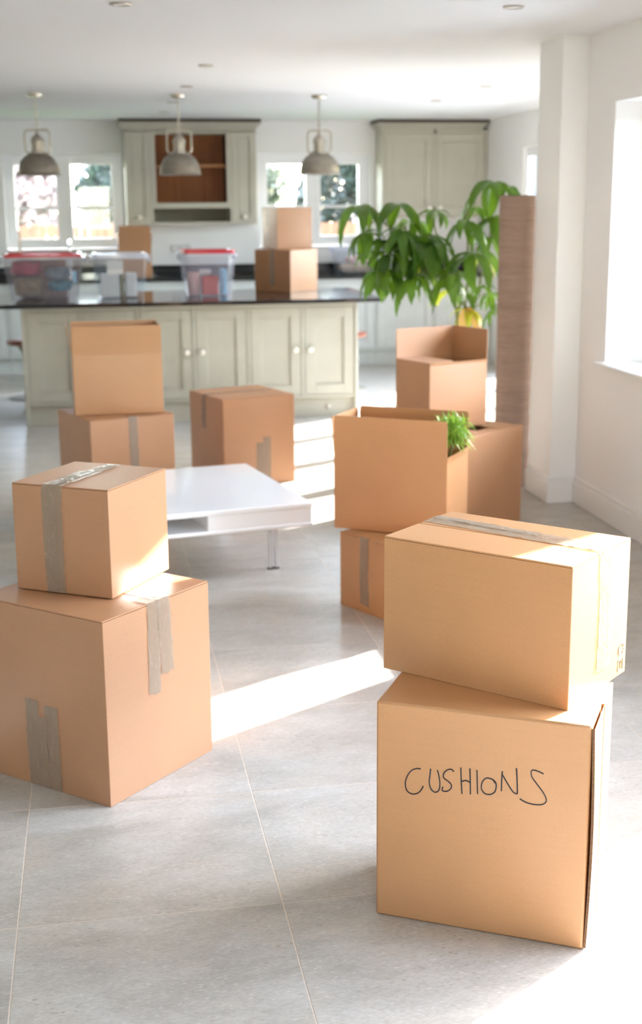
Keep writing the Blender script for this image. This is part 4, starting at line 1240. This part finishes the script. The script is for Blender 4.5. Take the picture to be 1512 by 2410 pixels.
for mi, mat in enumerate((LEAF, LEAFY, LEAFO)):
    for vi, (L, wd, a0, a1) in enumerate(((.23, .062, .5, -1.45), (.21, .058, .2, -1.45), (.26, .062, -.2, -1.52), (.17, .054, .55, -.9))):
        LM[(mi, vi)] = leaflet(L, wd, a0, a1, .28).mesh('leaflet', mat, 80)
clusters = [  # x, z (room), dy, scale, kind
 (1.558, 1.565, -.02, 1.1, 0), (1.774, 1.575, -.08, 1.15, 0), (2.032, 1.535, .02, .75, 0), (2.354, 1.70, -.10, 1.15, 0), (1.711, 1.365, .02, .9, 0),
 (1.853, 1.362, -.14, 1.0, 0), (2.175, 1.481, -.16, .95, 0), (2.385, 1.50, .02, .95, 0), (2.205, 1.295, -.20, 1.1, 0), (2.068, 1.165, -.18, .95, 0),
 (2.225, 1.05, .06, .75, 0), (2.43, .965, -.02, .75, 0), (1.650, 1.30, .05, .85, 0), (1.957, 1.30, -.06, 1.0, 0), (1.90, 1.47, .08, .95, 0), (1.99, 1.40, -.12, .9, 0),
 (2.06, 1.33, .04, .8, 0), (1.79, 1.43, -.16, .95, 0), (2.30, 1.56, .10, .7, 0), (2.36, 1.27, .12, .8, 1), (2.12, 1.06, .10, .6, 1), (1.82, 1.28, .04, .95, 0), (1.93, 1.24, .06, .8, 1), (2.22, .955, -.06, .75, 1), (2.41, 1.04, .10, .6, 0), (2.30, 1.10, -.10, .6, 0),
 (1.66, 1.20, -.10, .95, 0), (1.78, 1.20, -.04, 1.05, 0), (1.88, 1.17, -.12, 1.0, 0), (1.84, 1.40, -.05, 1.0, 0), (1.96, 1.36, -.15, 1.0, 0), (1.72, 1.30, -.12, 1.05, 0), (2.02, 1.22, -.02, .9, 0), (2.14, 1.18, -.12, .85, 0), (2.37, 1.38, .02, .9, 0), (2.47, 1.68, -.02, .85, 0), (1.60, 1.42, .0, .95, 0), (1.70, 1.14, -.02, .8, 0)]
rnd = random.Random(12)
for (x, z, dy, sc_, kind) in clusters:
    c = Vector((x - PX, dy, z))
    best = min(nodes, key=lambda q: (q - c).length + (.5 if q.z > c.z + .05 else 0))
    mid = (best + c) / 2 + Vector((0, 0, .05))
    lf = part('leaf', Geo().tube([best, (best * 2 + mid) / 3 + Vector((0, 0, .02)), mid, (mid + c * 2) / 3 + Vector((0, 0, .012)), c], [.0045, .004, .0038, .0034, .003], 6), STEM, t, 50)
    n = 7 if sc_ > .85 else 6
    off = rnd.uniform(0, 6)
    for k in range(n):
        a = off + 2 * PI * k / n + rnd.uniform(-.25, .25)
        vi = rnd.choice((0, 1, 2, 2)) if sc_ > .85 else rnd.choice((1, 3, 2))
        s = sc_ * rnd.uniform(.80, 1.12)
        o = link('leaflet', LM[(kind, vi)], lf, tuple(c), (rnd.uniform(-.3, .3), rnd.uniform(-.1, .3), a), (s, s, s))
c = Vector((.03, -.05, .975))
lf = part('leaf', Geo().tube([branches[0][1], (.01, -.03, 1.0), c], [.004, .0035, .003], 6), STEM, t, 50, label='withered yellow leaf low on the plant')
for a in (-2.2, -1.2, -.5):
    link('leaflet', LM[(2, 2)], lf, tuple(c), (0, .25, a), (.8, .95, .85))
